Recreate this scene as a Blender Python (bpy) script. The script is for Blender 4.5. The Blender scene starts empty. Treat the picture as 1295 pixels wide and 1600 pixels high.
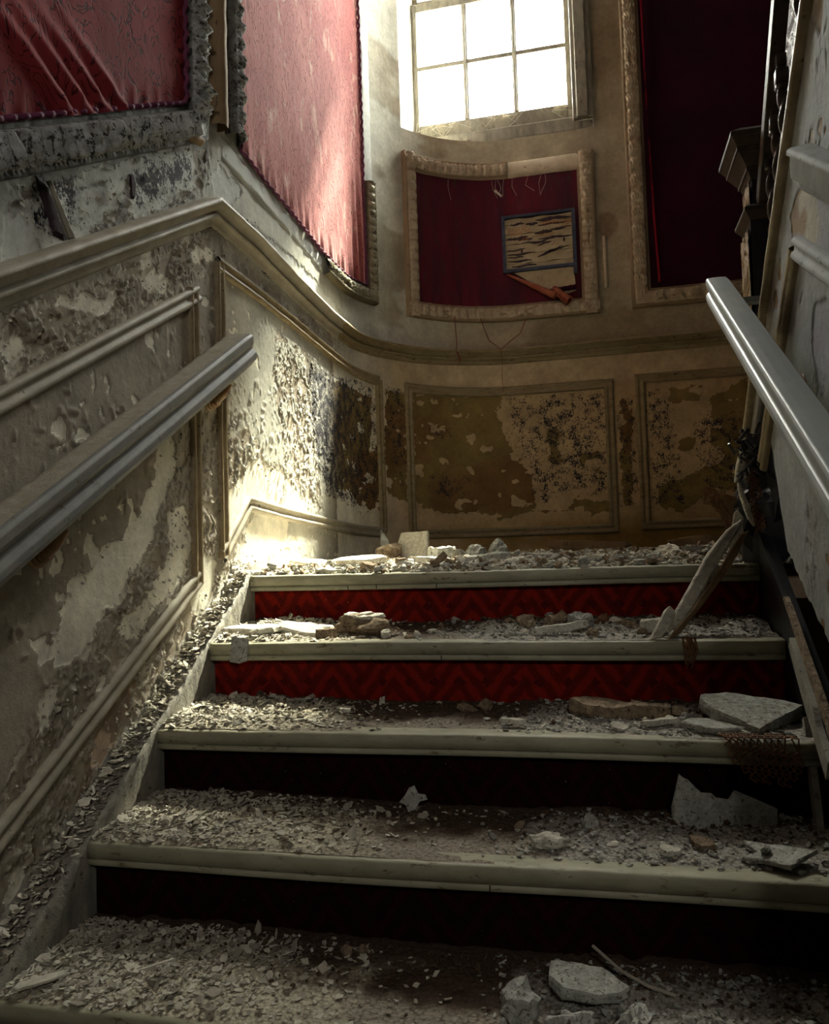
import bpy, bmesh, math, random
import numpy as np
from mathutils import Vector, Matrix

random.seed(11)
rng = np.random.default_rng(11)
SC = bpy.context.scene
COL = SC.collection

# ------------------------------------------------------------------ camera
CAM = dict(f=1258.7, yaw=-.2268, pitch=.045, roll=-.0329, pos=(1.0181, -1.1663, .7266))
def cam_axes():
    cy, sy = math.cos(CAM['yaw']), math.sin(CAM['yaw']); cp, sp = math.cos(CAM['pitch']), math.sin(CAM['pitch'])
    f = Vector((sy*cp, cy*cp, sp)); r0 = Vector((cy, -sy, 0)); u0 = r0.cross(f)
    a = CAM['roll']
    return f, math.cos(a)*r0+math.sin(a)*u0, -math.sin(a)*r0+math.cos(a)*u0
_f, _r, _u = cam_axes()
cd = bpy.data.cameras.new('camera'); cam = bpy.data.objects.new('camera', cd); COL.objects.link(cam)
cd.sensor_fit = 'VERTICAL'; cd.sensor_height = 36; cd.lens = 36*CAM['f']/1600; cd.clip_start = .02
cam.matrix_world = Matrix(((_r.x, _u.x, -_f.x, CAM['pos'][0]), (_r.y, _u.y, -_f.y, CAM['pos'][1]), (_r.z, _u.z, -_f.z, CAM['pos'][2]), (0, 0, 0, 1)))
SC.camera = cam

# ------------------------------------------------------------------ sky, light, exposure
W = bpy.data.worlds.new('sky'); SC.world = W; W.use_nodes = True
W.node_tree.nodes['Background'].inputs[0].default_value = (1.0, .965, .90, 1)
W.node_tree.nodes['Background'].inputs[1].default_value = 46.0
SC.view_settings.view_transform = 'Standard'; SC.view_settings.look = 'None'
SC.view_settings.exposure = 0.58; SC.view_settings.gamma = 1.0; SC.view_settings.use_curve_mapping = False
def portal(name, loc, rot, sx, sy):
    l = bpy.data.lights.new(name, 'AREA'); l.shape = 'RECTANGLE'; l.size = sx; l.size_y = sy
    l.cycles.is_portal = True
    o = bpy.data.objects.new(name, l); o.location = loc; o.rotation_euler = rot; COL.objects.link(o)
portal('window_portal', (.55, 3.45, 3.75), (math.radians(-90), 0, 0), 1.3, 1.9)
portal('fill_portal', (1.70, -3.25, 2.4), (math.radians(90), 0, 0), .46, .46)  # for the opening added behind the camera as front fill
sun = bpy.data.lights.new('sun', 'SUN'); sun.energy = 100; sun.angle = math.radians(7.5); sun.color = (1, .93, .76)
so = bpy.data.objects.new('sun', sun); COL.objects.link(so)
_d = Vector((-.56, -1.85, -3.05)); so.rotation_euler = _d.to_track_quat('-Z', 'Y').to_euler()
so.location = (1.5, 6, 8)

G, H = .2636, .165            # going and rise of the lower flight
XL, XR, YB = -.06, 1.42, 3.05 # left wall, spandrel wall, back wall
LAND = 4*H

# ------------------------------------------------------------------ helpers: noise
_T = rng.random((12, 256, 256))
def vn(x, y, seed=0):
    t = _T[seed % 12]
    xi = np.floor(x).astype(int); yi = np.floor(y).astype(int); fx = x-xi; fy = y-yi
    fx = fx*fx*(3-2*fx); fy = fy*fy*(3-2*fy); xi &= 255; yi &= 255; x1 = (xi+1) & 255; y1 = (yi+1) & 255
    return (t[xi, yi]*(1-fx)+t[x1, yi]*fx)*(1-fy)+(t[xi, y1]*(1-fx)+t[x1, y1]*fx)*fy
def fbm(x, y, o=4, seed=0):
    r = 0; a = .5; s = 0
    for i in range(o):
        r = r+a*vn(x+17.3*i, y+9.1*i, seed+i); s += a; a *= .5; x = x*2; y = y*2
    return r/s
def cells(x, y, seed=0):
    """worley: distance to the border (F2-F1), random per cell, offset from the cell's centre"""
    xi = np.floor(x).astype(int); yi = np.floor(y).astype(int)
    f1 = np.full(x.shape, 9.); f2 = np.full(x.shape, 9.); rid = np.zeros(x.shape); dx = np.zeros(x.shape); dy = np.zeros(x.shape)
    t1 = _T[seed % 12]; t2 = _T[(seed+1) % 12]; t3 = _T[(seed+2) % 12]
    for a in (-1, 0, 1):
        for b in (-1, 0, 1):
            cx = (xi+a) & 255; cy = (yi+b) & 255
            px = xi+a+t1[cx, cy]; py = yi+b+t2[cx, cy]
            d = np.hypot(x-px, y-py); m = d < f1
            f2 = np.where(m, f1, np.minimum(f2, d)); rid = np.where(m, t3[cx, cy], rid)
            dx = np.where(m, x-px, dx); dy = np.where(m, y-py, dy); f1 = np.where(m, d, f1)
    return f2-f1, rid, dx, dy
def inside(poly, x, y):
    r = np.zeros(x.shape, bool); n = len(poly)
    for i in range(n):
        x1, y1 = poly[i]; x2, y2 = poly[(i+1) % n]
        if y1 == y2: continue
        c = ((y1 > y) != (y2 > y)) & (x < (x2-x1)*(y-y1)/(y2-y1)+x1)
        r ^= c
    return r
def smooth(a, b, x):
    t = np.clip((x-a)/(b-a), 0, 1); return t*t*(3-2*t)

# ------------------------------------------------------------------ helpers: objects
def tag(o, label=None, cat=None, group=None, kind=None):
    if label: o['label'] = label
    if cat: o['category'] = cat
    if group: o['group'] = group
    if kind: o['kind'] = kind
    return o
def empty(name, loc=(0, 0, 0)):
    o = bpy.data.objects.new(name, None); o.empty_display_size = .05; o.location = loc; COL.objects.link(o); return o
def mesh_obj(name, V, F, m, parent=None, smooth_=False, uv=None):
    me = bpy.data.meshes.new(name)
    me.from_pydata([tuple(v) for v in V], [], [tuple(int(i) for i in f) for f in F]); me.update()
    return link(name, me, m, parent, smooth_)
def link(name, me, m, parent=None, smooth_=False):
    if m is not None:
        for q in (m if isinstance(m, (list, tuple)) else [m]): me.materials.append(q)
    if smooth_: me.polygons.foreach_set('use_smooth', np.ones(len(me.polygons), bool))
    o = bpy.data.objects.new(name, me); COL.objects.link(o)
    if parent is not None:
        o.parent = parent; o.matrix_parent_inverse = Matrix.Translation(-Vector(parent.location)) if parent.parent is None else Matrix.Identity(4)
    return o
def grid_mesh(name, P, keep=None, attrs=None):
    """P: (n,m,3) array -> quad mesh, fast"""
    n, m = P.shape[:2]; idx = np.arange(n*m).reshape(n, m)
    q = np.stack([idx[:-1, :-1], idx[1:, :-1], idx[1:, 1:], idx[:-1, 1:]], -1)
    if keep is not None: q = q[keep]
    q = q.reshape(-1, 4)
    me = bpy.data.meshes.new(name); me.vertices.add(n*m); me.vertices.foreach_set('co', P.reshape(-1).astype(np.float32))
    k = len(q); me.loops.add(4*k); me.loops.foreach_set('vertex_index', q.reshape(-1).astype(np.int32))
    me.polygons.add(k); me.polygons.foreach_set('loop_start', np.arange(0, 4*k, 4, dtype=np.int32)); me.polygons.foreach_set('loop_total', np.full(k, 4, np.int32))
    me.update(calc_edges=True)
    for a, v in (attrs or {}).items():
        if v.ndim == 2: at = me.attributes.new(a, 'FLOAT', 'POINT'); at.data.foreach_set('value', v.reshape(-1).astype(np.float32))
        else:
            at = me.attributes.new(a, 'FLOAT_COLOR', 'POINT'); c = np.ones((n*m, 4), np.float32); c[:, :3] = v.reshape(-1, 3); at.data.foreach_set('color', c.reshape(-1))
    return me
class MB:
    """collects simple shapes into ONE mesh"""
    def __init__(s): s.V = []; s.F = []
    def add(s, V, F):
        b = len(s.V); s.V += [tuple(v) for v in V]; s.F += [tuple(i+b for i in f) for f in F]; return s
    def box(s, lo, hi, M=None):
        x0, y0, z0 = lo; x1, y1, z1 = hi
        V = [Vector(v) for v in ((x0, y0, z0), (x1, y0, z0), (x1, y1, z0), (x0, y1, z0), (x0, y0, z1), (x1, y0, z1), (x1, y1, z1), (x0, y1, z1))]
        if M is not None: V = [M @ v for v in V]
        return s.add(V, [(0, 3, 2, 1), (4, 5, 6, 7), (0, 1, 5, 4), (1, 2, 6, 5), (2, 3, 7, 6), (3, 0, 4, 7)])
    def prism(s, A, B):
        """two rings of points -> closed solid"""
        n = len(A); return s.add(list(A)+list(B), [tuple(range(n))[::-1], tuple(range(n, 2*n))]+[(i, (i+1) % n, n+(i+1) % n, n+i) for i in range(n)])
    def tube(s, pts, r, seg=6):
        pts = [Vector(p) for p in pts]; rings = []
        for i, p in enumerate(pts):
            d = (pts[min(i+1, len(pts)-1)]-pts[max(i-1, 0)]).normalized()
            a = d.orthogonal().normalized() if i == 0 else (rings_a-d*rings_a.dot(d)).normalized()
            rings_a = a; b = d.cross(a); rr = r[i] if isinstance(r, (list, tuple)) else r
            rings.append([p+a*rr*math.cos(2*math.pi*k/seg)+b*rr*math.sin(2*math.pi*k/seg) for k in range(seg)])
        V = [v for g in rings for v in g]; n = len(rings)
        F = [(i*seg+k, i*seg+(k+1) % seg, (i+1)*seg+(k+1) % seg, (i+1)*seg+k) for i in range(n-1) for k in range(seg)]
        F += [tuple(range(seg))[::-1], tuple((n-1)*seg+k for k in range(seg))]
        return s.add(V, F)
    def build(s, name, m, parent=None, smooth_=False): return mesh_obj(name, s.V, s.F, m, parent, smooth_)
def bevel(o, w=.003, seg=2, ang=40):
    b = o.modifiers.new('bevel', 'BEVEL'); b.width = w; b.segments = seg; b.limit_method = 'ANGLE'; b.angle_limit = math.radians(ang); return o

# wall path in plan: straight left wall, quarter curve, straight back wall
_pts = [(XL, -3.2), (XL, 2.25)]
for i in range(1, 41):
    t = math.pi/2*i/40; _pts.append((XL+.70-.70*math.cos(t), 2.25+.80*math.sin(t)))
_pts.append((4.2, YB)); _P = np.array(_pts)
_S = np.r_[0, np.cumsum(np.hypot(*np.diff(_P, axis=0).T))]-3.2
def SL(s, z, n=0.):
    """left + curved + back wall: s along the wall, z up, n out of the wall"""
    s = np.asarray(s, float); z = np.asarray(z, float)+0*s; n = np.asarray(n, float)+0*s
    i = np.clip(np.searchsorted(_S, s)-1, 0, len(_P)-2); A = _P[i]; D = _P[i+1]-A; L = np.hypot(D[..., 0], D[..., 1]); e = D/L[..., None]
    ds = (s-_S[i])
    # normals blended along the curve for a smooth surface
    q = A+e*ds[..., None]; N = np.stack([e[..., 1], -e[..., 0]], -1)
    return np.stack([q[..., 0]+N[..., 0]*n, q[..., 1]+N[..., 1]*n, z], -1)
def SRW(y, z, n=0.):
    y = np.asarray(y, float); z = np.asarray(z, float)+0*y; n = np.asarray(n, float)+0*y
    return np.stack([XR-n, y, z], -1)

def sweep(name, surf, path, prof, m, parent=None, closed=False, relief=None, step=.03, jit=.0012, smooth_=False, seed=0, ncap=True):
    """run a profile [(u across, n out)] along a path in wall coordinates, mitred at the corners"""
    P = [np.array(p, float) for p in path]; k = len(P); seg = k if closed else k-1
    D = [(P[(i+1) % k]-P[i]) for i in range(seg)]; L = [np.hypot(*d) for d in D]; E = [d/l for d, l in zip(D, L)]
    N = [np.array([-e[1], e[0]]) for e in E]
    def corner(i):
        if closed: a, b = N[(i-1) % seg], N[i % seg]
        else: a, b = N[max(i-1, 0)], N[min(i, seg-1)]
        return (a+b)/(1+a@b)
    Q = []; MV = []; T = []; t = 0
    for i in range(seg):
        c = max(1, int(round(L[i]/step)))
        for j in range(c):
            Q.append(P[i]+D[i]*j/c); MV.append(corner(i) if j == 0 else N[i]); T.append(t+L[i]*j/c)
        t += L[i]
    if not closed: Q.append(P[-1]); MV.append(corner(seg)); T.append(t)
    Q = np.array(Q); MV = np.array(MV); T = np.array(T); U = np.array([p[0] for p in prof]); Nn = np.array([p[1] for p in prof])
    # near mitres the mid-segment columns must not cross the corner: shear handled by closeness clamp
    X = Q[:, None, 0]+MV[:, None, 0]*U[None]; Z = Q[:, None, 1]+MV[:, None, 1]*U[None]; NN = np.repeat(Nn[None], len(Q), 0)
    if relief is not None: NN = NN+relief(T[:, None]+0*U[None], U[None]+0*T[:, None])
    NN = NN+jit*(fbm(X*23+seed, Z*23, 3, seed)-.5)*2*(NN > .001)
    V = surf(X, Z, NN); n, mm = V.shape[:2]
    if closed: V = np.concatenate([V, V[:1]], 0)
    att = None
    if relief is not None:
        rr = relief(T[:, None]+0*U[None], U[None]+0*T[:, None]); att = dict(rel=np.concatenate([rr, rr[:1]], 0) if closed else rr)
    me = grid_mesh(name, V, None, att)
    o = link(name, me, m, parent, smooth_)
    return o

# ------------------------------------------------------------------ helpers: materials
def new_mat(name):
    m = bpy.data.materials.new(name); m.use_nodes = True; nt = m.node_tree
    b = nt.nodes['Principled BSDF']; b.inputs['Specular IOR Level'].default_value = .3
    return m, nt, b
def nd(nt, t, ins=None, **pr):
    n = nt.nodes.new('ShaderNode'+t)
    for k, v in pr.items(): setattr(n, k, v)
    for k, v in (ins or {}).items():
        s = n.inputs[k]
        if isinstance(v, bpy.types.NodeSocket): nt.links.new(v, s)
        else: s.default_value = v
    return n
def coords(nt, scale=(1, 1, 1), rot=(0, 0, 0)):
    tc = nd(nt, 'TexCoord'); mp = nd(nt, 'Mapping', {'Vector': tc.outputs['Object'], 'Scale': scale, 'Rotation': rot}); return mp.outputs[0]
def noise(nt, vec, scale, detail=4, rough=.55, dist=0.):
    return nd(nt, 'TexNoise', {'Vector': vec, 'Scale': scale, 'Detail': detail, 'Roughness': rough, 'Distortion': dist}).outputs[0]
def mth(nt, op, a, b=0., c=0., clamp=False):
    return nd(nt, 'Math', {0: a, 1: b, 2: c}, operation=op, use_clamp=clamp).outputs[0]
def mix(nt, f, a, b, bt='MIX'):
    n = nt.nodes.new('ShaderNodeMix'); n.data_type = 'RGBA'; n.blend_type = bt
    for s, v in ((n.inputs[0], f), (n.inputs[6], a), (n.inputs[7], b)):
        if isinstance(v, bpy.types.NodeSocket): nt.links.new(v, s)
        else: s.default_value = (*v, 1) if isinstance(v, tuple) and len(v) == 3 else v
    return n.outputs[2]
def mrange(nt, v, a, b, c=0., d=1.):
    return nd(nt, 'MapRange', {'Value': v, 'From Min': a, 'From Max': b, 'To Min': c, 'To Max': d}).outputs[0]
def bump(nt, h, strength=.5, dist=.002, normal=None):
    d = {'Height': h, 'Strength': strength, 'Distance': dist}
    if normal is not None: d['Normal'] = normal
    return nd(nt, 'Bump', d).outputs[0]
def aged(name, c1, c2, rough=.8, sc=20, dark=(.05, .04, .03), spots=.0, bmp=.4, bsc=150, spec=.3, stretch=(1, 1, 1), bd=.0015, grime=None):
    """two-tone worn surface with optional dark specks"""
    m, nt, b = new_mat(name); v = coords(nt, stretch)
    n1 = noise(nt, v, sc, 6, .65); n2 = noise(nt, v, bsc, 4, .6)
    col = mix(nt, mrange(nt, n1, .35, .68), c1, c2)
    if spots > 0:
        n3 = noise(nt, v, sc*2.3, 8, .75); col = mix(nt, mrange(nt, n3, .66-spots, .70-spots), col, dark)
    if grime is not None:   # dirt settled in the hollows of the carving
        rl = nd(nt, 'Attribute', attribute_name='rel').outputs['Fac']; col = mix(nt, mrange(nt, mth(nt, 'ADD', rl, mth(nt, 'MULTIPLY', n1, .002)), .0075, .0015, 0., .75), col, grime)
    nt.links.new(col, b.inputs['Base Color']); b.inputs['Roughness'].default_value = rough; b.inputs['Specular IOR Level'].default_value = spec
    nt.links.new(bump(nt, n2, bmp, bd), b.inputs['Normal'])
    return m

# outlines of bare, flaky, mouldy and olive areas, in wall metres (along the wall, up)
POLY = {
 'peel': [[(0.253,0.509),(0.261,0.585),(0.281,0.628),(0.307,0.677),(0.367,0.700),(0.431,0.756),(0.488,0.773),(0.541,0.801),(0.610,0.900),(0.651,0.980),(0.706,1.059),(0.747,1.027),(0.734,0.942),(0.701,0.906),(0.667,0.839),(0.624,0.774),(0.576,0.725),(0.516,0.696),(0.494,0.641),(0.434,0.616),(0.391,0.571),(0.350,0.535),(0.307,0.508)],
  [(0.698,0.840),(0.773,0.860),(0.810,0.758),(0.766,0.665),(0.624,0.601),(0.511,0.519),(0.467,0.556),(0.503,0.596),(0.574,0.636),(0.641,0.671),(0.695,0.742)],
  [(1.018,0.924),(1.143,0.972),(1.211,1.027),(1.354,1.032),(1.510,0.995),(1.457,0.912),(1.398,0.866),(1.185,0.890),(1.011,0.776)],
  [(1.007,0.701),(0.983,0.610),(1.118,0.757),(1.241,0.860),(1.512,0.856),(1.505,0.756),(1.282,0.715),(1.070,0.681),(0.943,0.612)],
  [(0.838,0.758),(0.959,0.703),(0.929,0.559),(0.828,0.516),(0.815,0.620)],
  [(0.254,1.259),(0.337,1.301),(0.369,1.326),(0.410,1.314),(0.497,1.356),(0.477,1.311),(0.409,1.273),(0.358,1.276),(0.298,1.256)],
  [(0.595,1.489),(0.642,1.516),(0.652,1.457),(0.721,1.466),(0.707,1.421),(0.626,1.380),(0.587,1.403)],
  [(0.112,1.140),(0.160,1.166),(0.169,1.119),(0.131,1.080),(0.111,1.069)],
  [(0.855,1.579),(0.970,1.630),(0.976,1.588),(0.871,1.539)],
  [(0.205,0.436),(0.247,0.479),(0.262,0.463),(0.226,0.395),(0.200,0.370)],
  [(0.098,0.117),(0.134,0.170),(0.165,0.147),(0.134,0.113),(0.097,0.061)],
  [(0.363,0.324),(0.409,0.354),(0.451,0.330),(0.418,0.282),(0.362,0.284)],
  [(0.388,0.447),(0.423,0.465),(0.439,0.448),(0.399,0.414)],
  [(1.045,1.900),(1.201,1.893),(1.104,1.790),(0.998,1.785),(0.973,1.856)],
  [(1.296,1.814),(1.776,1.821),(2.083,1.797),(2.299,1.758),(2.076,1.712),(1.703,1.759),(1.292,1.758),(1.149,1.788)],
  [(0.115,1.375),(0.223,1.470),(0.417,1.610),(0.518,1.668),(0.543,1.609),(0.413,1.464),(0.221,1.338),(0.114,1.282)],
  [(0.519,1.679),(0.867,1.887),(0.900,1.781),(0.583,1.554),(0.516,1.597)],
  ],
 'flaky': [[(0.727,1.100),(0.836,1.126),(0.824,0.671),(0.652,0.583),(0.484,0.467),(0.342,0.382),(0.202,0.278),(0.099,0.195),(0.101,0.320),(0.196,0.426),(0.247,0.510),(0.345,0.509),(0.427,0.603),(0.529,0.691),(0.629,0.758),(0.678,0.888)],
  [(0.112,1.191),(0.342,1.304),(0.973,1.694),(0.979,1.557),(0.851,1.487),(0.507,1.286),(0.339,1.185),(0.111,1.051)],
  [(0.847,1.128),(0.980,1.150),(0.969,0.739),(0.928,0.703),(0.830,0.741)],
  [(1.020,1.137),(1.138,1.145),(1.314,1.071),(1.552,0.998),(1.458,0.924),(1.224,0.993),(1.173,0.938),(1.017,0.899)],
  [(0.099,0.190),(0.202,0.254),(0.509,0.448),(0.815,0.612),(1.163,0.757),(1.232,0.716),(0.809,0.484),(0.382,0.197),(0.199,0.098),(0.097,0.039)],
  [(1.438,1.493),(1.822,1.490),(1.848,0.882),(1.519,0.961),(1.398,1.306)],
  [(0.994,1.697),(1.392,1.660),(2.400,1.633),(2.236,1.539),(1.501,1.579),(1.009,1.596)],
  [(0.369,1.548),(0.985,1.944),(0.958,1.787),(0.541,1.529),(0.221,1.338),(0.185,1.415)],
  [(0.133,1.444),(0.186,1.474),(0.270,1.383),(0.221,1.358)],
  [(1.104,1.790),(1.296,1.825),(1.398,1.752),(1.194,1.764)],
  ],
 'mold': [[(1.736,1.470),(2.055,1.473),(2.580,1.527),(2.576,1.246),(2.536,0.905),(2.270,0.926),(1.914,0.949),(1.794,1.130)],
  [(3.314,1.501),(3.613,1.494),(3.872,1.495),(3.867,0.943),(3.690,0.984),(3.459,0.928),(3.465,1.095),(3.371,1.235),(3.306,1.271),(3.377,1.403)],
  [(4.045,1.488),(4.155,1.496),(4.202,1.185),(4.250,0.894),(4.035,0.903)],
  [(4.270,1.342),(4.526,1.356),(4.502,0.851),(4.310,0.891)],
  [(2.910,1.368),(3.067,1.358),(3.071,1.274),(2.953,1.271)],
  [(2.868,1.104),(3.163,1.089),(3.161,1.039),(3.015,0.941),(2.886,1.072)],
  [(3.920,1.498),(3.983,1.509),(4.004,0.904),(3.904,0.909)],
  [(0.545,1.681),(0.866,1.868),(0.862,1.765),(0.584,1.594)],
  [(0.186,1.467),(0.370,1.577),(0.345,1.452),(0.221,1.378)],
  [(1.293,1.763),(1.513,1.757),(1.392,1.660),(1.215,1.698)],
  [(2.621,1.533),(2.769,1.536),(2.760,0.940),(2.605,1.218)],
  ],
 'olive': [[(2.823,1.510),(3.332,1.524),(3.294,1.407),(3.371,1.235),(3.465,1.079),(3.474,0.894),(3.621,0.888),(3.689,0.951),(3.864,0.927),(3.862,0.878),(3.621,0.888),(3.524,0.909),(3.324,0.867),(3.156,0.905),(2.976,0.908),(2.820,0.941)],
  [(2.629,1.503),(2.777,1.515),(2.760,0.940),(2.596,1.030)],
  [(4.154,1.486),(4.338,1.498),(4.319,1.419),(4.182,1.413)],
  [(4.365,1.431),(4.543,1.513),(4.515,0.945),(4.434,0.980),(4.413,1.172),(4.355,1.208)],
  [(4.203,1.217),(4.281,1.244),(4.278,1.180),(4.207,1.168)],
  [(4.226,1.039),(4.350,1.096),(4.502,1.167),(4.493,0.977),(4.343,0.953),(4.187,0.864),(4.097,0.900),(4.101,0.997)],
  [(3.936,1.496),(3.978,1.395),(3.967,0.906),(3.926,0.908),(3.917,1.202)],
  [(2.232,1.009),(2.565,1.245),(2.547,0.905),(2.351,0.929)],
  [(1.739,1.322),(2.054,1.459),(2.511,1.455),(2.457,1.023),(2.011,0.968)],
  [(3.557,1.331),(3.639,1.312),(3.602,1.221),(3.663,1.118),(3.567,1.156)],
  [(3.714,1.181),(3.827,1.191),(3.806,1.077),(3.712,1.115)],
  ],
}

# ------------------------------------------------------------------ materials
def wall_mat():
    m, nt, b = new_mat('peeling_wall'); v = coords(nt)
    at = lambda n: nd(nt, 'Attribute', attribute_name=n)
    peel = at('peel').outputs['Fac']; mold = at('mold').outputs['Fac']; cp = at('cp').outputs['Color']; cu = at('cu').outputs['Color']
    nm = noise(nt, v, 55, 4, .6); nf = noise(nt, v, 240, 3, .6); nl = noise(nt, v, 9, 5, .6)
    p = mth(nt, 'ADD', peel, mth(nt, 'MULTIPLY', mth(nt, 'SUBTRACT', nm, .5), .5)); p = mth(nt, 'ADD', p, mth(nt, 'MULTIPLY', mth(nt, 'SUBTRACT', nf, .5), .3))
    mask = mrange(nt, p, .47, .53)
    edge = mth(nt, 'MULTIPLY', mrange(nt, p, .40, .48), mrange(nt, p, .56, .49), clamp=True)
    var = mrange(nt, nl, .3, .72, .72, 1.15); var2 = mrange(nt, nm, .3, .7, .86, 1.08)
    vv = nd(nt, 'CombineColor', {0: mth(nt, 'MULTIPLY', var, var2), 1: mth(nt, 'MULTIPLY', var, var2), 2: mth(nt, 'MULTIPLY', var, var2)}).outputs[0]
    col = mix(nt, mask, cu, cp); col = mix(nt, 1., col, vv, 'MULTIPLY')
    col = mix(nt, mth(nt, 'MULTIPLY', edge, .75), col, (.075, .05, .028))
    g = noise(nt, coords(nt, (1, 1, .6)), 190, 5, .75); g2 = noise(nt, v, 28, 3, .6)
    mm = mth(nt, 'ADD', mth(nt, 'ADD', mth(nt, 'MULTIPLY', g, .62), mth(nt, 'MULTIPLY', g2, .38)), mth(nt, 'MULTIPLY', mold, .178))
    col = mix(nt, mth(nt, 'MULTIPLY', mrange(nt, mm, .615, .65), mrange(nt, mold, .02, .12)), col, (.022, .018, .022))
    sp = mrange(nt, noise(nt, v, 95, 2, .5), .76, .79); col = mix(nt, mth(nt, 'MULTIPLY', sp, .6), col, (.06, .045, .03))
    nt.links.new(col, b.inputs['Base Color']); b.inputs['Roughness'].default_value = .85; b.inputs['Specular IOR Level'].default_value = .2
    h = mth(nt, 'ADD', mth(nt, 'MULTIPLY', nf, .5), mth(nt, 'ADD', mask, nm))
    nt.links.new(bump(nt, h, .55, .0022), b.inputs['Normal'])
    return m
def damask_mat(name, c1, c2, cl, scale, stretch, lines=.06, velvet=.4, bst=.8, fade=0, streak=1):
    m, nt, b = new_mat(name); v = coords(nt, stretch)
    n = noise(nt, v, scale, 3, .5, 1.6)
    w = mth(nt, 'FRACT', mth(nt, 'MULTIPLY', n, 7.0)); w = mth(nt, 'ABSOLUTE', mth(nt, 'SUBTRACT', w, .5))
    k = noise(nt, v, scale*2.2, 2, .5); gate = mrange(nt, k, .36, .46)
    ln = mth(nt, 'MULTIPLY', mrange(nt, w, lines, lines*.35), gate)
    n2 = noise(nt, coords(nt, (1, 1, streak)), 3.2 if streak == 1 else 11, 4, .6); thr = noise(nt, coords(nt), 700, 2, .5)
    col = mix(nt, mrange(nt, n2, .3, .7), c1, c2); col = mix(nt, mth(nt, 'MULTIPLY', ln, .8), col, cl)
    if fade: col = mix(nt, mth(nt, 'MULTIPLY', mrange(nt, noise(nt, coords(nt, (1, 1, .5)), 9, 6, .7), .56, .66), fade), col, (.62, .42, .33))
    nt.links.new(col, b.inputs['Base Color']); b.inputs['Roughness'].default_value = .85; b.inputs['Specular IOR Level'].default_value = .12
    b.inputs['Sheen Weight'].default_value = velvet; b.inputs['Sheen Roughness'].default_value = .4; b.inputs['Sheen Tint'].default_value = (1, .6, .6, 1)
    h = mth(nt, 'SUBTRACT', mth(nt, 'MULTIPLY', thr, .12), ln)
    nt.links.new(bump(nt, h, bst, .003), b.inputs['Normal']); return m
def carpet_mat(name, dirt, ca, cb, cd):
    m, nt, b = new_mat(name); tc = nd(nt, 'TexCoord'); sx = nd(nt, 'SeparateXYZ', {0: tc.outputs['Object']})
    x, z = sx.outputs['X'], sx.outputs['Z']; v = coords(nt)
    wob = mth(nt, 'MULTIPLY', mth(nt, 'SUBTRACT', noise(nt, v, 30, 3), .5), .03)
    # zig-zag with small diamonds, about 13 cm repeat
    tri = mth(nt, 'PINGPONG', mth(nt, 'ADD', x, wob), .082); s = mth(nt, 'ADD', mth(nt, 'MULTIPLY', tri, 1.35), z)
    ch = mrange(nt, mth(nt, 'PINGPONG', s, .030), .008, .020)
    dm = mth(nt, 'ADD', mth(nt, 'PINGPONG', mth(nt, 'ADD', x, wob), .033), mth(nt, 'PINGPONG', z, .028)); di = mrange(nt, dm, .018, .012)
    pt = mth(nt, 'MAXIMUM', mth(nt, 'MULTIPLY', ch, .8), di)
    f = noise(nt, v, 260, 3, .7); g = noise(nt, v, 25, 5, .7)
    col = mix(nt, mrange(nt, mth(nt, 'ADD', mth(nt, 'MULTIPLY', pt, .6), mth(nt, 'MULTIPLY', f, .5)), .15, .95), ca, cb)
    col = mix(nt, mrange(nt, g, .55, .75, 0., dirt), col, cd)
    col = mix(nt, mrange(nt, noise(nt, v, 170, 2, .5), .77, .79), col, (.35, .30, .22))
    nt.links.new(col, b.inputs['Base Color']); b.inputs['Roughness'].default_value = .95; b.inputs['Specular IOR Level'].default_value = .1
    nt.links.new(bump(nt, f, .8, .003), b.inputs['Normal']); return m

M = {}
M['wall'] = wall_mat()
M['trim_l'] = aged('painted_trim_taupe', (.30, .26, .19), (.40, .36, .28), .6, 18, (.10, .07, .04), .03, .5, 120)
M['stile'] = aged('painted_trim_brown', (.20, .145, .075), (.32, .25, .15), .55, 22, (.06, .04, .02), .06, .5, 120)
M['trim_b'] = aged('painted_trim_olive', (.19, .14, .065), (.27, .21, .12), .65, 14, (.05, .03, .015), .07, .5, 120, stretch=(1, 1, 2.5))
M['rail'] = aged('handrail_grey_gloss', (.28, .31, .32), (.37, .40, .40), .42, 10, (.14, .12, .10), .02, .15, 90, .5)
M['rail_l'] = aged('handrail_dusty', (.19, .19, .18), (.27, .26, .24), .55, 14, (.13, .10, .07), .05, .35, 200, .3)
M['dust'] = aged('settled_dust', (.27, .23, .17), (.36, .32, .25), .95, 60, (.12, .08, .05), .06, .8, 250)
M['nose'] = aged('painted_nosing', (.26, .245, .165), (.38, .36, .255), .55, 25, (.14, .11, .06), .07, .4, 120, .3, stretch=(.4, 1, 1))
M['tread'] = aged('worn_stair_carpet', (.15, .07, .045), (.20, .13, .09), .95, 30, (.05, .03, .02), .05, .9, 300)
M['heap'] = aged('flake_heap', (.36, .32, .24), (.56, .52, .42), .92, 90, (.06, .045, .03), .12, 1., 200, bd=.004)
M['browndust_shade'] = aged('brown_crumbs', (.05, .028, .016), (.12, .075, .045), .95, 120, (.03, .02, .012), .10, 1., 260, bd=.004)  # brown crumbs at the tread backs, shade there included in the colour
M['chip'] = aged('paint_chip', (.42, .39, .31), (.62, .58, .48), .85, 60, (.22, .18, .12), .02, .3, 200)
M['chip_d'] = aged('paint_chip_taupe', (.27, .24, .19), (.36, .32, .26), .85, 40, (.14, .10, .06), .03, .4, 200)
M['plaster'] = aged('broken_plaster', (.42, .39, .31), (.66, .63, .54), .9, 55, (.20, .15, .09), .09, 1., 95, bd=.006)
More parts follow.
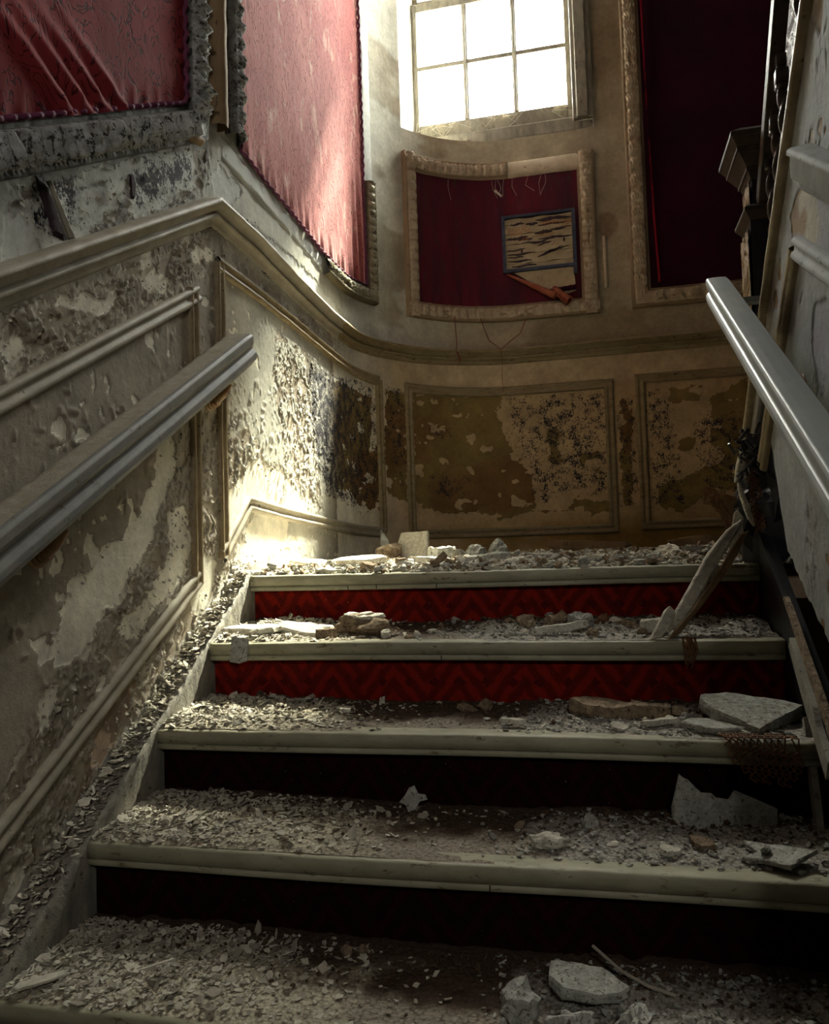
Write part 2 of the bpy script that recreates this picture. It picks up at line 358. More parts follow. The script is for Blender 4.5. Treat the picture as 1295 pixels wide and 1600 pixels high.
M['plaster_b'] = aged('brown_plaster', (.14, .095, .06), (.34, .26, .17), .92, 55, (.06, .035, .02), .10, 1., 95, bd=.006)
M['plaster_g'] = aged('grey_plaster', (.26, .255, .22), (.47, .47, .43), .9, 55, (.10, .07, .045), .10, 1., 95, bd=.006)
M['rust'] = aged('rusted_wire_lath', (.10, .045, .02), (.22, .10, .04), .8, 60, (.03, .02, .015), .08, .6, 200)
M['string'] = aged('string_dirty', (.22, .21, .18), (.34, .31, .25), .8, 25, (.07, .055, .04), .07, .8, 120, bd=.003)
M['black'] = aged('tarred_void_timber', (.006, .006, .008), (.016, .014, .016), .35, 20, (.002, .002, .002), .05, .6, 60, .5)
M['frame_b'] = aged('carved_plaster_frame', (.34, .26, .165), (.49, .40, .28), .8, 16, (.16, .10, .05), .05, .4, 140, grime=(.17, .11, .055))
M['frame_p'] = aged('plain_plaster_frame', (.40, .33, .23), (.52, .44, .32), .8, 16, (.16, .10, .05), .05, .4, 140)
M['frame_d'] = aged('dark_carved_frame', (.19, .185, .17), (.46, .46, .44), .85, 26, (.025, .02, .016), .12, .5, 120, grime=(.03, .024, .018))
M['frame_g'] = aged('olive_carved_frame', (.19, .165, .10), (.30, .27, .18), .75, 22, (.05, .04, .02), .10, .5, 120, grime=(.07, .05, .025))
M['ghost'] = aged('bare_frame_ground', (.45, .45, .41), (.56, .56, .51), .85, 14, (.22, .20, .16), .05, .5, 90)
M['braid'] = aged('purple_braid', (.10, .02, .05), (.17, .04, .09), .8, 60, (.03, .01, .02), .05, .6, 300)
M['sash'] = aged('weathered_sash', (.15, .13, .095), (.27, .24, .18), .6, 30, (.08, .06, .03), .07, .5, 120, stretch=(1, 1, .4))
M['oak'] = aged('black_oak', (.010, .009, .014), (.030, .026, .034), .28, 14, (.004, .004, .005), .03, .4, 60, .5)
M['oak_l'] = aged('dark_waxed_oak', (.025, .018, .015), (.075, .05, .032), .45, 22, (.006, .006, .006), .07, .6, 60, .35)
M['trim_g'] = aged('painted_trim_grey', (.27, .28, .28), (.36, .37, .37), .78, 18, (.10, .08, .06), .06, .5, 120, .15)
M['brownwood'] = aged('bare_brown_wood', (.17, .11, .055), (.27, .18, .10), .85, 20, (.05, .03, .02), .06, .5, 90, stretch=(1, 1, .3))
M['fab1'] = damask_mat('crimson_damask', (.16, .012, .018), (.25, .032, .036), (.018, .002, .005), 11, (1, 1, .7), .15, .0, .4)
M['fab2'] = damask_mat('rose_damask', (.28, .062, .056), (.38, .115, .098), (.15, .035, .035), 17, (1, 1, .40), .15, .18, .7, .5)
M['fab3'] = damask_mat('maroon_damask', (.045, .012, .020), (.105, .009, .018), (.05, .03, .02), 8, (1, 1, .25), .05, .04, .6, 0, .22)
M['fab4'] = damask_mat('dark_crimson_damask', (.014, .001, .006), (.034, .0015, .013), (.010, .001, .003), 6, (1, 1, .6), .04, .05)
M['fabr'] = damask_mat('red_fold', (.20, .008, .018), (.30, .012, .025), (.08, .004, .01), 6, (1, 1, .6), .04, .05)
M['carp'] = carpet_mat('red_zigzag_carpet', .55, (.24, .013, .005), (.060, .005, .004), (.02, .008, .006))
M['carp_shade'] = carpet_mat('shaded_red_carpet', .9, (.022, .0015, .001), (.004, .0008, .0008), (.003, .002, .002))  # same carpet near black: shade of the lower risers put into its colour
M['bracket'] = aged('varnished_scroll', (.20, .10, .035), (.33, .20, .09), .45, 30, (.06, .03, .01), .06, .4, 100)
M['thread'] = aged('red_thread', (.13, .02, .02), (.2, .04, .03), .9, 60)
M['web'] = aged('dusty_cobweb', (.4, .36, .28), (.5, .46, .38), .9, 60)
M['paper'] = aged('stained_board', (.30, .235, .135), (.44, .36, .23), .85, 14, (.16, .10, .05), .06, .4, 120)
M['gash'] = aged('dark_gash', (.022, .012, .016), (.05, .03, .03), .9, 40)
M['ink'] = aged('faded_orange_ink', (.32, .12, .03), (.42, .2, .06), .9, 60)
M['navy'] = aged('blue_black_edging', (.012, .015, .03), (.05, .06, .09), .45, 30)
M['concrete'] = aged('dark_plaster_shell', (.10, .08, .07), (.15, .12, .10), .9, 5)
M['landing'] = aged('landing_boards', (.16, .11, .07), (.26, .20, .13), .9, 12, (.05, .03, .02), .06, .6, 90)
def glass_mat():
    m, nt, b = new_mat('dusty_glass'); o = nt.nodes['Material Output']
    t = nd(nt, 'BsdfTransparent', {'Color': (.93, .96, .95, 1)}); g = nd(nt, 'BsdfGlossy', {'Roughness': .05}); d = nd(nt, 'BsdfTranslucent', {'Color': (.8, .78, .7, 1)})
    s = nd(nt, 'MixShader', {0: .06, 1: t.outputs[0], 2: g.outputs[0]}); s2 = nd(nt, 'MixShader', {0: mrange(nt, noise(nt, coords(nt), 14, 5, .7), .5, .8, .02, .25), 1: s.outputs[0], 2: d.outputs[0]})
    nt.links.new(s2.outputs[0], o.inputs['Surface']); return m
M['glass'] = glass_mat()

# ------------------------------------------------------------------ the walls: fields of peeling paint
def area(key, x, z, soft=.006):
    a = np.zeros(x.shape)
    for dx, dz in ((0, 0), (soft, 0), (-soft, 0), (0, soft), (0, -soft)):
        m = np.zeros(x.shape, bool)
        for p in POLY[key]: m |= inside(p, x+dx, z+dz)
        a += m
    return a/5
def C3(c, x): return np.array(c)[None, None]*np.ones(x.shape+(1,))
def lerp(a, b, t): return a*(1-t[..., None])+b*t[..., None]
def wall_fields(s, z):
    wx = s+.030*(fbm(s*14, z*14, 3, 1)-.5)+.016*(vn(s*60, z*60, 2)-.5); wz = z+.030*(fbm(s*14, z*14, 3, 4)-.5)+.016*(vn(s*60, z*60, 5)-.5)
    peel = area('peel', wx, wz); flk = area('flaky', wx, wz, .02); mold = area('mold', wx, wz, .03)
    oli = smooth(.44, .56, area('olive', wx, wz, .018)+1.0*(fbm(s*34, z*30, 4, 2)-.5))
    oli = oli*(1-smooth(.66, .70, fbm(s*13+5, z*17, 4, 6)))
    peel = smooth(.40, .60, area('peel', wx, wz, .010)+.55*(fbm(s*40, z*40, 3, 5)-.5))
    dadoz = np.where(s < .95, 1.74-.575*(.95-s), 1.70)
    below = z < dadoz; zone_l = 1-smooth(1.7, 2.7, s); back = 1-zone_l
    # worley flakes inside the flaky zones
    b, rid, dx, dy = cells(wx*42, wz*30, 3); b2, rid2, dx2, dy2 = cells(wx*95, wz*70, 6)
    big = fbm(s*9, z*9, 3, 7)
    gone = ((rid*.6+big*.8) > .76)*flk
    gone2 = ((rid2*.5+fbm(s*15, z*15, 2, 3)*.8) > .80)*flk
    scatter = smooth(.71, .74, fbm(s*11, z*11, 4, 8))*below*zone_l*(z < 1.7)*.9
    tiny = smooth(.72, .76, fbm(s*38, z*38, 3, 2))*.8*(big > .48)
    bare = np.clip(np.maximum.reduce([peel, gone, gone2, scatter, tiny*below]), 0, 1)
    painted = 1-bare
    # back wall below the dado is mostly bare beige, the olive paint is what is left
    inpan = ((s > 2.6)).astype(float)*below
    paint_back = np.clip(np.maximum(oli, 0), 0, 1)
    k = smooth(1.95, 2.15, s)*below
    painted = painted*(1-k)+paint_back*k
    cp = lerp(C3((.385, .335, .265), s), C3((.215, .15, .05), s), k)          # taupe -> olive
    cp = lerp(cp, C3((.50, .48, .40), s), (smooth(.98, 1.25, s)*(1-smooth(1.9, 2.1, s))*below))   # pale beyond the bend
    cu = lerp(C3((.84, .79, .65), s), C3((.46, .33, .18), s), smooth(2.2, 2.9, s))
    up = (~below).astype(float)
    upc = lerp(C3((.52, .53, .48), s), C3((.60, .59, .50), s), smooth(.8, 1.2, s)); upc = lerp(upc, C3((.35, .29, .195), s), smooth(2.45, 3.3, s))
    cp = lerp(cp, upc, up); cu = lerp(cu, lerp(C3((.66, .67, .62), s), C3((.40, .33, .23), s), smooth(2.4, 3.0, s)), up)
    # grime patches above the dado on the near left
    gr = smooth(.50, .62, fbm(s*6, z*6, 4, 5))*up*(1-smooth(.85, 1.05, s)); cp = lerp(cp, C3((.23, .22, .20), s), gr*.8)
    st = smooth(.52, .66, fbm(s*3, z*5, 4, 9))*up*smooth(2.3, 2.8, s); cp = lerp(cp, C3((.24, .18, .105), s), st*.7)
    # orange water stain along the foot of the back wall, stronger to the right
    foot = smooth(.92, .76, z)*smooth(2.75, 3.3, s)*below; og = foot*smooth(.25, .6, fbm(s*5, z*9, 3, 2)+.25*smooth(3, 4.3, s))
    cu = lerp(cu, C3((.27, .165, .045), s), og); cp = lerp(cp, C3((.16, .10, .03), s), og)
    band = smooth(1.52, 1.58, z)*below*smooth(2.5, 2.9, s); painted = painted*(1-band*.9); cu = lerp(cu, C3((.47, .36, .22), s), band)
    rot = smooth(.50, .70, fbm(s*4+3, z*4, 3, 1))*k; cp = lerp(cp, C3((.17, .085, .03), s), rot*.75)
    # a pinkish crumbling band low on the left
    pk = inside([(.30, .20), (.52, .38), (.56, .50), (.40, .40)], wx, wz); cu = lerp(cu, C3((.50, .33, .22), s), pk*.8)
    fl = flk
    h = .0022*painted
    tilt = (dx*np.cos(rid*20)+dy*np.sin(rid*20)); lift = np.clip(.45+tilt*1.5, 0, 1.2)*(.4+rid)
    tilt2 = (dx2*np.cos(rid2*20)+dy2*np.sin(rid2*20)); lift2 = np.clip(.4+tilt2*1.4, 0, 1.2)*(.3+rid2)
    amp = np.where(below, 1., .55)*(1-.6*k)*(1-.45*smooth(1.1, 1.4, s))
    h += fl*painted*amp*(.0055*lift*(big > .46)+.0036*lift2)*(b > .06)
    near = np.clip(4*peel*(1-peel), 0, 1); h += near*painted*.006*amp*vn(s*45, z*45, 3)
    bl = smooth(.60, .78, vn(s*75, z*75, 1)*.6+vn(s*32, z*32, 2)*.4)*smooth(.45, .6, fbm(s*5, z*5, 3, 6)); h += bl*.0030*painted*below*zone_l
    h += .0016*(fbm(s*16, z*16, 3, 2)-.5)+.005*(fbm(s*2.3, z*2.3, 2, 9)-.5)
    # dark crust behind lifted flakes
    cu = lerp(cu, C3((.20, .145, .09), s), np.clip(fl*(1-peel)*zone_l*.75, 0, 1))
    mold = mold*(.6+.4*zone_l)
    dp = smooth(.085, .055, np.hypot((s-3.905)*1.5, z-2.36)+.05*(fbm(s*30, z*30, 3, 2)-.5)); cp = lerp(cp, C3((.20, .13, .075), s), dp*.8)
    return painted, mold, cp, cu, h
def lines(*seg):
    r = []
    for a, b, st in seg: r += list(np.linspace(a, b, max(1, int(round((b-a)/st))), endpoint=False))
    r.append(seg[-1][1]); return np.array(r)
WIN = (2.80, 3.860, 2.885, 4.42)       # s0, s1, z0, z1 of the window recess
def build_wall(name, sseg, zseg, hole=None):
    s = lines(*sseg); z = lines(*zseg); S2, Z2 = np.meshgrid(s, z, indexing='ij')
    pl, mo, cp, cu, h = wall_fields(S2, Z2)
    if hole is not None:
        ed = (S2 > hole[0]-.08) & (S2 < hole[1]+.08) & (Z2 > hole[2]-.08); h = np.where(ed, np.minimum(h, .002), h)
    P = SL(S2, Z2, h); keep = None
    if hole is not None:
        sc = (s[:-1]+s[1:])/2; zc = (z[:-1]+z[1:])/2; A, B = np.meshgrid(sc, zc, indexing='ij')
        edge = hole[2]+.018*(fbm(A*14, A*3, 3, 4)-.5)*(A < 3.4)
        keep = ~((A > hole[0]) & (A < hole[1]) & (B > edge) & (B < hole[3]))
    me = grid_mesh(name, P, keep, dict(peel=pl, mold=mo, cp=cp, cu=cu))
    o = link(name, me, M['wall']); o['kind'] = 'structure'; return o
ZS = ((-1.0, -.1, .1), (-.1, .0, .02), (.0, 2.02, .0045), (2.02, 3.72, .009), (3.72, 4.7, .08))
wall_left = build_wall('wall_left', ((-3.2, -.1, .1), (-.1, 1.30, .0040), (1.30, 2.25, .0055)), ZS)
wall_back = build_wall('wall_back', ((2.25, 2.80, .0055), (2.80, 3.86, .0065), (3.86, 4.62, .0065), (4.62, 5.75, .1)), ZS, WIN)
wall_back['label'] = 'curved back wall of the landing with stained peeling paint'

# right shell, ceiling, front wall with a small opening added for fill light, floors
def struct(o): o['kind'] = 'structure'; return o
X9 = 2.95
struct(MB().box((X9, -3.3, -1.2), (X9+.1, 3.1, 4.8)).build('wall_right', M['concrete']))
struct(MB().box((XL-.1, -3.3, 4.7), (X9+.1, 3.5, 4.8)).build('ceiling', M['concrete']))
fw = MB()
fw.box((XL-.1, -3.3, -1.2), (1.50, -3.2, 4.7)); fw.box((1.90, -3.3, -1.2), (X9+.1, -3.2, 4.7)); fw.box((1.50, -3.3, -1.2), (1.90, -3.2, 2.20)); fw.box((1.50, -3.3, 2.60), (1.90, -3.2, 4.7))
struct(fw.build('wall_front', M['concrete']))
struct(MB().box((XL-.1, -3.3, -1.1), (X9, 3.1, -.99)).build('floor', M['landing']))
lf = struct(MB().box((XL-.02, 4*G+.12, LAND-.10), (X9, YB+.02, LAND-.004)).build('floor', M['landing'])); lf['label'] = 'landing floor under a litter of fallen plaster'

# ------------------------------------------------------------------ window in its recess
wx0, wx1, wy = .045, 1.065, 3.13
rv = MB()
rv.box((XL-.3, wy-.03+.2, 2.6), (wx0-.0, wy+.16, 4.75)); rv.box((wx1, YB+.012, 2.6), (1.35, wy+.16, 4.75)); rv.box((XL-.3, YB+.03, 2.55), (1.35, wy+.16, 2.90)); rv.box((XL-.3, YB+.012, 4.40), (1.35, wy+.16, 4.75))
win = struct(rv.build('window_1', M['ghost'])); win['label'] = 'tall bright sash window set back in the curved wall'
# left reveal: plastered cheek from the curved wall back to the frame; ledge under the window
sr = np.linspace(WIN[0]-.004, WIN[0]-.003, 2)
p0 = SL(np.array([2.80]), np.array([2.87]), 0.)[0]
rvl = MB(); rvl.box((p0[0]-.10, p0[1]+.012, 2.86), (p0[0]-.004, wy+.18, 4.6)); rvl.build('reveal', M['ghost'], win)
led = MB()
lp = [SL(np.array([q]), np.array([0.]), -.004)[0] for q in np.linspace(2.80, 3.86, 14)]
ring = [(v[0], v[1]) for v in lp]+[(1.07, wy+.02), (wx0-.03, wy+.02)]
led.prism([(x, y, 2.80) for x, y in ring], [(x, y, 2.882+.006*math.sin(31*x)) for x, y in ring]); led.build('sill', M['ghost'], win)
fr = MB()  # outer frame (architrave), with a stepped inner bead
def frame_rect(mb, x0, x1, z0, z1, w, y0, y1, wb=None):
    wb = wb or w
    mb.box((x0, y0, z0), (x0+w, y1, z1)); mb.box((x1-w, y0, z0), (x1, y1, z1)); mb.box((x0+w, y0, z0), (x1-w, y1, z0+wb)); mb.box((x0+w, y0, z1-w), (x1-w, y1, z1))
frame_rect(fr, wx0-.01, wx1, 2.885, 4.42, .055, wy-.075, wy+.05, .075); frame_rect(fr, wx0+.042, wx1-.062, 2.958, 4.37, .018, wy-.045, wy+.05)
bevel(fr.build('window_frame', M['sash'], win), .006)
arch = MB(); arch.box((.965, YB-.03, 2.93), (1.068, YB+.06, 4.42)); arch.box((.985, YB-.045, 2.93), (1.045, YB-.02, 4.42)); bevel(arch.build('architrave', M['sash'], win), .006)
def sash(z0, z1, y, rows):
    x0, x1 = .085, .985; s = MB(); frame_rect(s, x0, x1, z0, z1, .048, y-.02, y+.02, .088)
    so_ = bevel(s.build('sash', M['sash'], win), .005)
    px = [.133, .400, .668, .937]; gz0, gz1 = z0+.088, z1-.048; hz = (gz1-gz0)/rows
    for k in (1, 2):
        b = MB(); b.box((px[k]-.013, y-.018, gz0), (px[k]+.013, y+.012, gz1)); b.box((px[k]-.006, y-.028, gz0), (px[k]+.006, y-.012, gz1)); bevel(b.build('glazing_bar', M['sash'], so_), .003)
    for k in range(1, rows):
        b = MB(); b.box((px[0]-.005, y-.0185, gz0+hz*k-.012), (px[3]+.005, y+.0125, gz0+hz*k+.012)); bevel(b.build('glazing_bar', M['sash'], so_), .003)
    for i in range(3):
        for k in range(rows):
            g = MB(); g.box((px[i]-.004, y-.002, gz0+hz*k), (px[i+1]+.004, y+.002, gz0+hz*(k+1))); g.build('pane', M['glass'], so_)
sash(2.972, 3.755, wy-.005, 2); sash(3.715, 4.36, wy+.045, 2)
# broken putty and dusty webs on the lower rail
cb = MB()
for i in range(26):
    x = .12+.84*random.random(); z = 3.03+.03*random.random(); cb.tube([(x, wy-.03, z), (x+random.uniform(-.05, .05), wy-.045, z+random.uniform(-.05, .03)), (x+random.uniform(-.09, .09), wy-.04, z-random.uniform(.0, .09))], .0012, 4)
tag(cb.build('cobweb', M['web']), 'dusty cobweb strands hanging along the bottom rail of the window', 'cobweb', kind='stuff')

# ------------------------------------------------------------------ dado rail and panel mouldings
TRIM_N = [0]
def trim(name_unused, surf, path, prof, m, label, **k):
    TRIM_N[0] += 1; o = sweep('trim_%d' % TRIM_N[0], surf, path, prof, m, **k); o['kind'] = 'structure'; o['label'] = label; return o
DADO = [(.004, 0.), (.0, .034), (-.003, .046), (-.011, .048), (-.016, .046), (-.0165, .028), (-.033, .027), (-.034, .015), (-.039, .015), (-.041, .026), (-.050, .028), (-.053, .020), (-.0535, .010), (-.068, .009), (-.074, .004), (-.076, 0.)]
DADO = DADO[::-1]
ds = [(-1.6, 1.765-.575*2.55), (.95, 1.765)]
trim('', SL, ds+[(1.25, 1.762), (1.6, 1.735), (1.95, 1.718), (2.12, 1.719)], DADO, M['trim_l'], 'moulded dado rail that climbs the left wall and levels out at the landing', step=.025, jit=.0025)
trim('', SL, [(2.12, 1.719), (2.3, 1.722), (2.7, 1.740), (3.1, 1.752), (3.6, 1.756), (5.7, 1.766)], DADO, M['trim_b'], 'brown dado rail round the curve and along the back wall', step=.025, jit=.003)
def ob(o): return o
PM = [(-.024, 0.), (-.023, .010), (-.016, .016), (-.008, .014), (-.004, .009), (.004, .009), (.008, .014), (.016, .017), (.023, .010), (.024, 0.)][::-1]
# left raking panel A
trim('', SL, [(-.6, 1.045-.575*.71-.012), (.875, 1.460)], PM, M['trim_l'], 'raking top moulding of the near left wall panel', jit=.0012)
trim('', SL, [(.842, 1.462), (.834, .650)], PM, M['stile'], 'brown upright moulding at the far end of the near left panel', jit=.0015)
trim('', SL, [(-.6, .24-.573*.70), (.846, .665)], PM, M['trim_l'], 'raking bottom moulding of the near left wall panel', jit=.003)
# panel B bending with the floor
trim('', SL, [(.995, 1.585), (1.3, 1.583), (1.62, 1.572), (2.05, 1.552), (2.57, 1.540)], PM, M['stile'], 'top moulding of the panel that bends round the landing corner', jit=.002)
trim('', SL, [(1.006, 1.590), (.994, .715)], PM, M['stile'], 'brown upright moulding beside the landing corner, near end', jit=.0015)
trim('', SL, [(.985, .722), (1.178, .884), (1.45, .864), (1.74, .848), (2.1, .828), (2.585, .808)], PM, M['trim_l'], 'bottom moulding with a bend where the stairs meet the landing', jit=.0025)
trim('', SL, [(2.570, 1.545), (2.574, .802)], PM, M['trim_b'], 'upright moulding at the far end of the bending panel', jit=.002)
# panels C and D on the back wall
def rect(a, b, z0, z1): return [(a, z0), (a, z1), (b, z1), (b, z0)]
PM2 = PM
trim('', SL, rect(2.79, 3.875, .795, 1.535)[::-1], PM2, M['trim_b'], 'moulding round the wide middle panel of the back wall', closed=True, jit=.002, step=.025)
trim('', SL, rect(4.03, 5.1, .805, 1.548)[::-1], PM2, M['trim_b'], 'moulding round the right panel of the back wall', closed=True, jit=.002, step=.025)

# ------------------------------------------------------------------ ornate frames with stretched fabric
def leaf_relief(period=.062, depth=.010, w0=-.040, w1=.040, seed=0, wear=.25):
    def f(t, u):
        v = (t/period) % 1.-.5; q = np.clip((u-w0)/(w1-w0), 0, 1)
        lean = v+.18*np.sin(q*3.1)
        leaf = .35+.65*smooth(.50, .30, np.abs(lean)*(1+.45*q)+.10*q*q)
        veins = .5+.5*np.cos(q*34+np.abs(lean)*16)
        r = depth*(leaf*(.50+.45*veins)-.30*smooth(.05, .0, np.abs(lean)))
        band = smooth(0, .10, q)*smooth(1, .90, q)
        wr = fbm(t*16+seed, u*40+3, 3, seed % 9)
        return r*band*smooth(wear-.1, wear+.12, wr)+.003*(vn(t*90, u*160, 2)-.5)*band
    return f
def rib_relief(depth=.02, w0=-.085, w1=-.012, seed=0):
    def f(t, u):
        q = np.clip((u-w0)/(w1-w0), 0, 1); n = fbm(t*14+seed, u*26, 3, seed % 9)
        ph = t/.016*6.283+7*n+3.0*np.sin(q*3.1); rg = .5+.5*np.sin(ph); lob = .5+.5*np.cos(t/.058*6.283+3*n+1.2*q)
        band = smooth(0, .08, q)*smooth(1, .90, q)
        return depth*band*(.15+.60*rg*(.4+.6*lob)+.35*lob)*(.6+.8*n)+.003*(vn(t*120, u*160, 2)-.5)*band
    return f
def bead(n0, n1, k=18):
    return [(a, b) for a, b in zip(np.linspace(n0[0], n1[0], k), np.linspace(n0[1], n1[1], k))]
def frame_profile(w, lip=.022, mid=.020):
    # u: 0 at the inner (fabric) edge -> w outside
    p = [(0, 0), (.001, .012), (.006, .014), (.010, .011)]
    for q in np.linspace(0, 1, 16): p.append((.013+(w-.035)*q, .012+mid*math.sin(math.pi*(.15+.6*q))*.8))
    p += [(w-.019, .020), (w-.014, lip+.006), (w-.006, lip+.008), (w-.002, lip), (w, 0)]
    return p
def fabric(name, s0, s1, z0f, z1, m, parent, n0=.010, folds=None, res=.008, zig=None):
    s = np.arange(s0, s1+res/2, res); k = int((z1-min(z0f(q) for q in (s0, (s0+s1)/2, s1)))/res)
    q = np.linspace(0, 1, max(k, 2)); S2 = np.repeat(s[:, None], len(q), 1); Zb = np.array([z0f(a) for a in s])[:, None]; Z2 = Zb+(z1-Zb)*q[None]
    d = Z2-Zb
    h = n0+.004*(fbm(S2*5, Z2*5, 3, 3)-.5)+.0016*(fbm(S2*40, Z2*25, 2, 4)-.5)
    tk = np.abs(((S2*18) % 1)-.5)*2; h = h+.010*smooth(.10, .0, d)*(tk**2-.3)*.6           # tacked, scalloped edge
    if folds is not None: h = h+folds(S2, Z2, d)
    h = np.maximum(h, .004)
    me = grid_mesh(name, SL(S2, Z2, h)); return link(name, me, m, parent, True)
FP = frame_profile(.085)
def rev(path): return path[::-1]

# 1: crimson damask, upper left
p1 = empty('wall_hanging', (XL, .2, 1.6)); tag(p1, 'dark crimson embossed damask stretched in a crumbling grey frame, upper left wall', 'fabric panel', 'fabric wall panels')
z1b = lambda s: 1.489+.589*s
def folds1(S2, Z2, d):
    r = 0*S2
    for k, (a, w) in enumerate(((.20, .02), (.30, .024), (.40, .020), (.52, .016))):
        line = Z2-(1.72+.02*k)+.45*(S2-a); r = r+.020*np.exp(-(line/.022)**2)*smooth(.45, .05, np.abs(S2-a-.02))*smooth(.33, .05, d)
    return r*.8
fabric('fabric', -.5, .815, z1b, 2.75, M['fab1'], p1, .012, folds1)
sweep('carved_frame', SL, [(-.6, z1b(-.6)), (.822, z1b(.822)), (.822, 2.9)], [(-u, n) for u, n in frame_profile(.098)][::-1], M['frame_d'], p1, relief=lambda t, u: rib_relief(.032, -.085, -.012, 3)(t, u), step=.0032, jit=.005)
sweep('braid', SL, [(-.6, z1b(-.6)+.008), (.812, z1b(.812)+.008), (.812, 2.9)], [(.006, .012), (.005, .020), (0, .023), (-.005, .020), (-.006, .012)], M['braid'], p1, step=.006, jit=.003, relief=lambda t, u: .004*np.sin(t*900))
# upper left cushion edge (a second narrow strip of frame next to the corner)
# 2: rose damask, tall, its foot following the landing
p2 = empty('wall_hanging', (XL, 1.8, 2.0)); tag(p2, 'tall faded rose damask panel curving with the corner, lit by the window', 'fabric panel', 'fabric wall panels')
ctl = [(1.165, 2.012), (1.35, 1.995), (1.55, 1.984), (1.93, 1.956), (2.2, 1.960), (2.48, 1.985)]
def z2b(s): return float(np.interp(s, [c[0] for c in ctl], [c[1] for c in ctl]))
def folds2(S2, Z2, d):
    return .012*smooth(.10, .0, np.abs(S2-2.42))*np.sin((S2-2.3)*90+Z2*3)*smooth(.7, .0, d)+.003*np.sin(S2*70+3*vn(S2*8, Z2*3, 4))*smooth(.14, .0, d)
fabric('fabric', 1.165, 2.48, z2b, 3.72, M['fab2'], p2, .010, folds2)
fr2 = [(1.96, z2b(1.96)-.004), (2.2, z2b(2.2)-.004), (2.487, z2b(2.48)-.004), (2.487, 2.50)]
sweep('carved_frame', SL, fr2, [(-u, n) for u, n in frame_profile(.080)][::-1], M['frame_g'], p2, relief=lambda t, u: leaf_relief(.040, .014, -.07, -.012, 5, .20)(t, u), step=.006, jit=.003)
sweep('bare_frame_ground', SL, [(2.487, 2.50), (2.487, 3.75)], [(-u, n) for u, n in [(0, 0), (0, .006), (.02, .010), (.04, .004), (.075, .009), (.085, 0)]][::-1], M['ghost'], p2, step=.02, jit=.006)['label'] = 'bare plaster strip where the carved frame has fallen off'
sweep('bare_frame_ground', SL, [(1.05, 1.925), (1.5, 1.905), (1.94, 1.87)], [(0, 0), (.002, .006), (.02, .004), (.06, .006), (.08, .0)], M['ghost'], p2, step=.02, jit=.007)
sweep('carved_frame', SL, [(1.155, 3.75), (1.155, 2.02), ], [(-u*1.15, n*1.3) for u, n in frame_profile(.070)][::-1], M['frame_d'], p2, relief=lambda t, u: rib_relief(.020, -.075, -.010, 7)(t, u), step=.0035, jit=.006)
bp = [(1.163, 3.75)]+ctl+[(2.474, 3.72)]
sweep('braid', SL, bp, [(.004, .010), (.003, .018), (0, .020), (-.003, .018), (-.004, .010)], M['braid'], p2, step=.006, jit=.002, relief=lambda t, u: .003*np.sin(t*900))
# corner batten between the two hangings
bt = sweep('trim_20', SL, [(1.000, 3.75), (1.000, 2.00)], [(-.022, 0), (-.022, .030), (-.010, .045), (.012, .045), (.024, .028), (.024, 0)][::-1], M['brownwood'], jit=.003, step=.02); bt['kind'] = 'structure'; bt['label'] = 'worn brown corner batten between the two left fabric panels'

# 3: small panel under the window
p3 = empty('wall_hanging', (.6, YB, 2.3)); tag(p3, 'maroon fabric panel in a cream carved frame below the window, torn at lower right', 'fabric panel', 'fabric wall panels')
fabric('fabric', 2.882, 3.762, lambda s: 1.990, 2.668, M['fab3'], p3, .008, lambda a, b, d: .004*np.sin(a*40+b*5)*.5, .010)
R3 = [(2.882, 1.990), (3.762, 1.990), (3.762, 2.668), (2.882, 2.668)]
FP3 = [(-u, n) for u, n in frame_profile(.088)][::-1]
def sub(path, nm, rel, pr=FP3, mt='frame_b'): return sweep(nm, SL, path, pr, M[mt], p3, relief=rel, step=.006, jit=.0015)
sub([(2.882, 2.756), (2.882, 1.902)], 'carved_frame', leaf_relief(.052, .017, -.075, -.012, 2, .15))
sub([(2.794, 1.990), (3.850, 1.990)], 'carved_frame', leaf_relief(.046, .017, -.075, -.012, 4, .28))
sub([(3.762, 1.902), (3.762, 2.756)], 'carved_frame', leaf_relief(.038, .015, -.075, -.012, 6, .30))
sub([(3.40, 2.668), (2.794, 2.668)], 'carved_frame', leaf_relief(.046, .017, -.075, -.012, 1, .15))
PL3 = [(-u, n) for u, n in [(0, 0), (.001, .012), (.02, .020), (.05, .022), (.075, .018), (.088, .006), (.089, 0)]][::-1]
o = sub([(3.850, 2.668), (3.405, 2.668)], 'bare_frame_ground', None, PL3, 'frame_p'); o['label'] = 'smooth frame length whose carving has fallen off'
sweep('frame_fillet', SL, [(3.885, 2.30), (3.885, 2.03)], [(-.008, 0), (-.008, .014), (.008, .014), (.008, 0)][::-1], M['frame_p'], p3)
# hatch with torn stencilled board inside the panel
def onw(s, z, n): return Vector(SL(np.array([s]), np.array([z]), np.array([n]))[0])
hb = empty('hatch_board', (.98, YB, 2.3)); tag(hb, 'small black-edged board of torn stencilled strips set in the maroon panel', 'board')
SW, SE, SB, ST = 3.372, 3.732, 2.168, 2.448
def wall_box(mb, s0, s1, z0, z1, n0, n1):
    A = [onw(s0, z0, n0), onw(s1, z0, n0), onw(s1, z1, n0), onw(s0, z1, n0)]; B = [onw(s0, z0, n1), onw(s1, z0, n1), onw(s1, z1, n1), onw(s0, z1, n1)]; mb.prism(A, B)
e = MB(); wall_box(e, SW-.012, SW+.006, SB-.012, ST+.010, .006, .034); e.build('edging', M['navy'], hb)
e = MB(); wall_box(e, SE-.006, SE+.012, SB-.05, ST+.010, .006, .034); e.build('edging', M['navy'], hb)
e = MB(); wall_box(e, SW, SE, ST-.004, ST+.010, .006, .034); e.build('edging', M['navy'], hb)
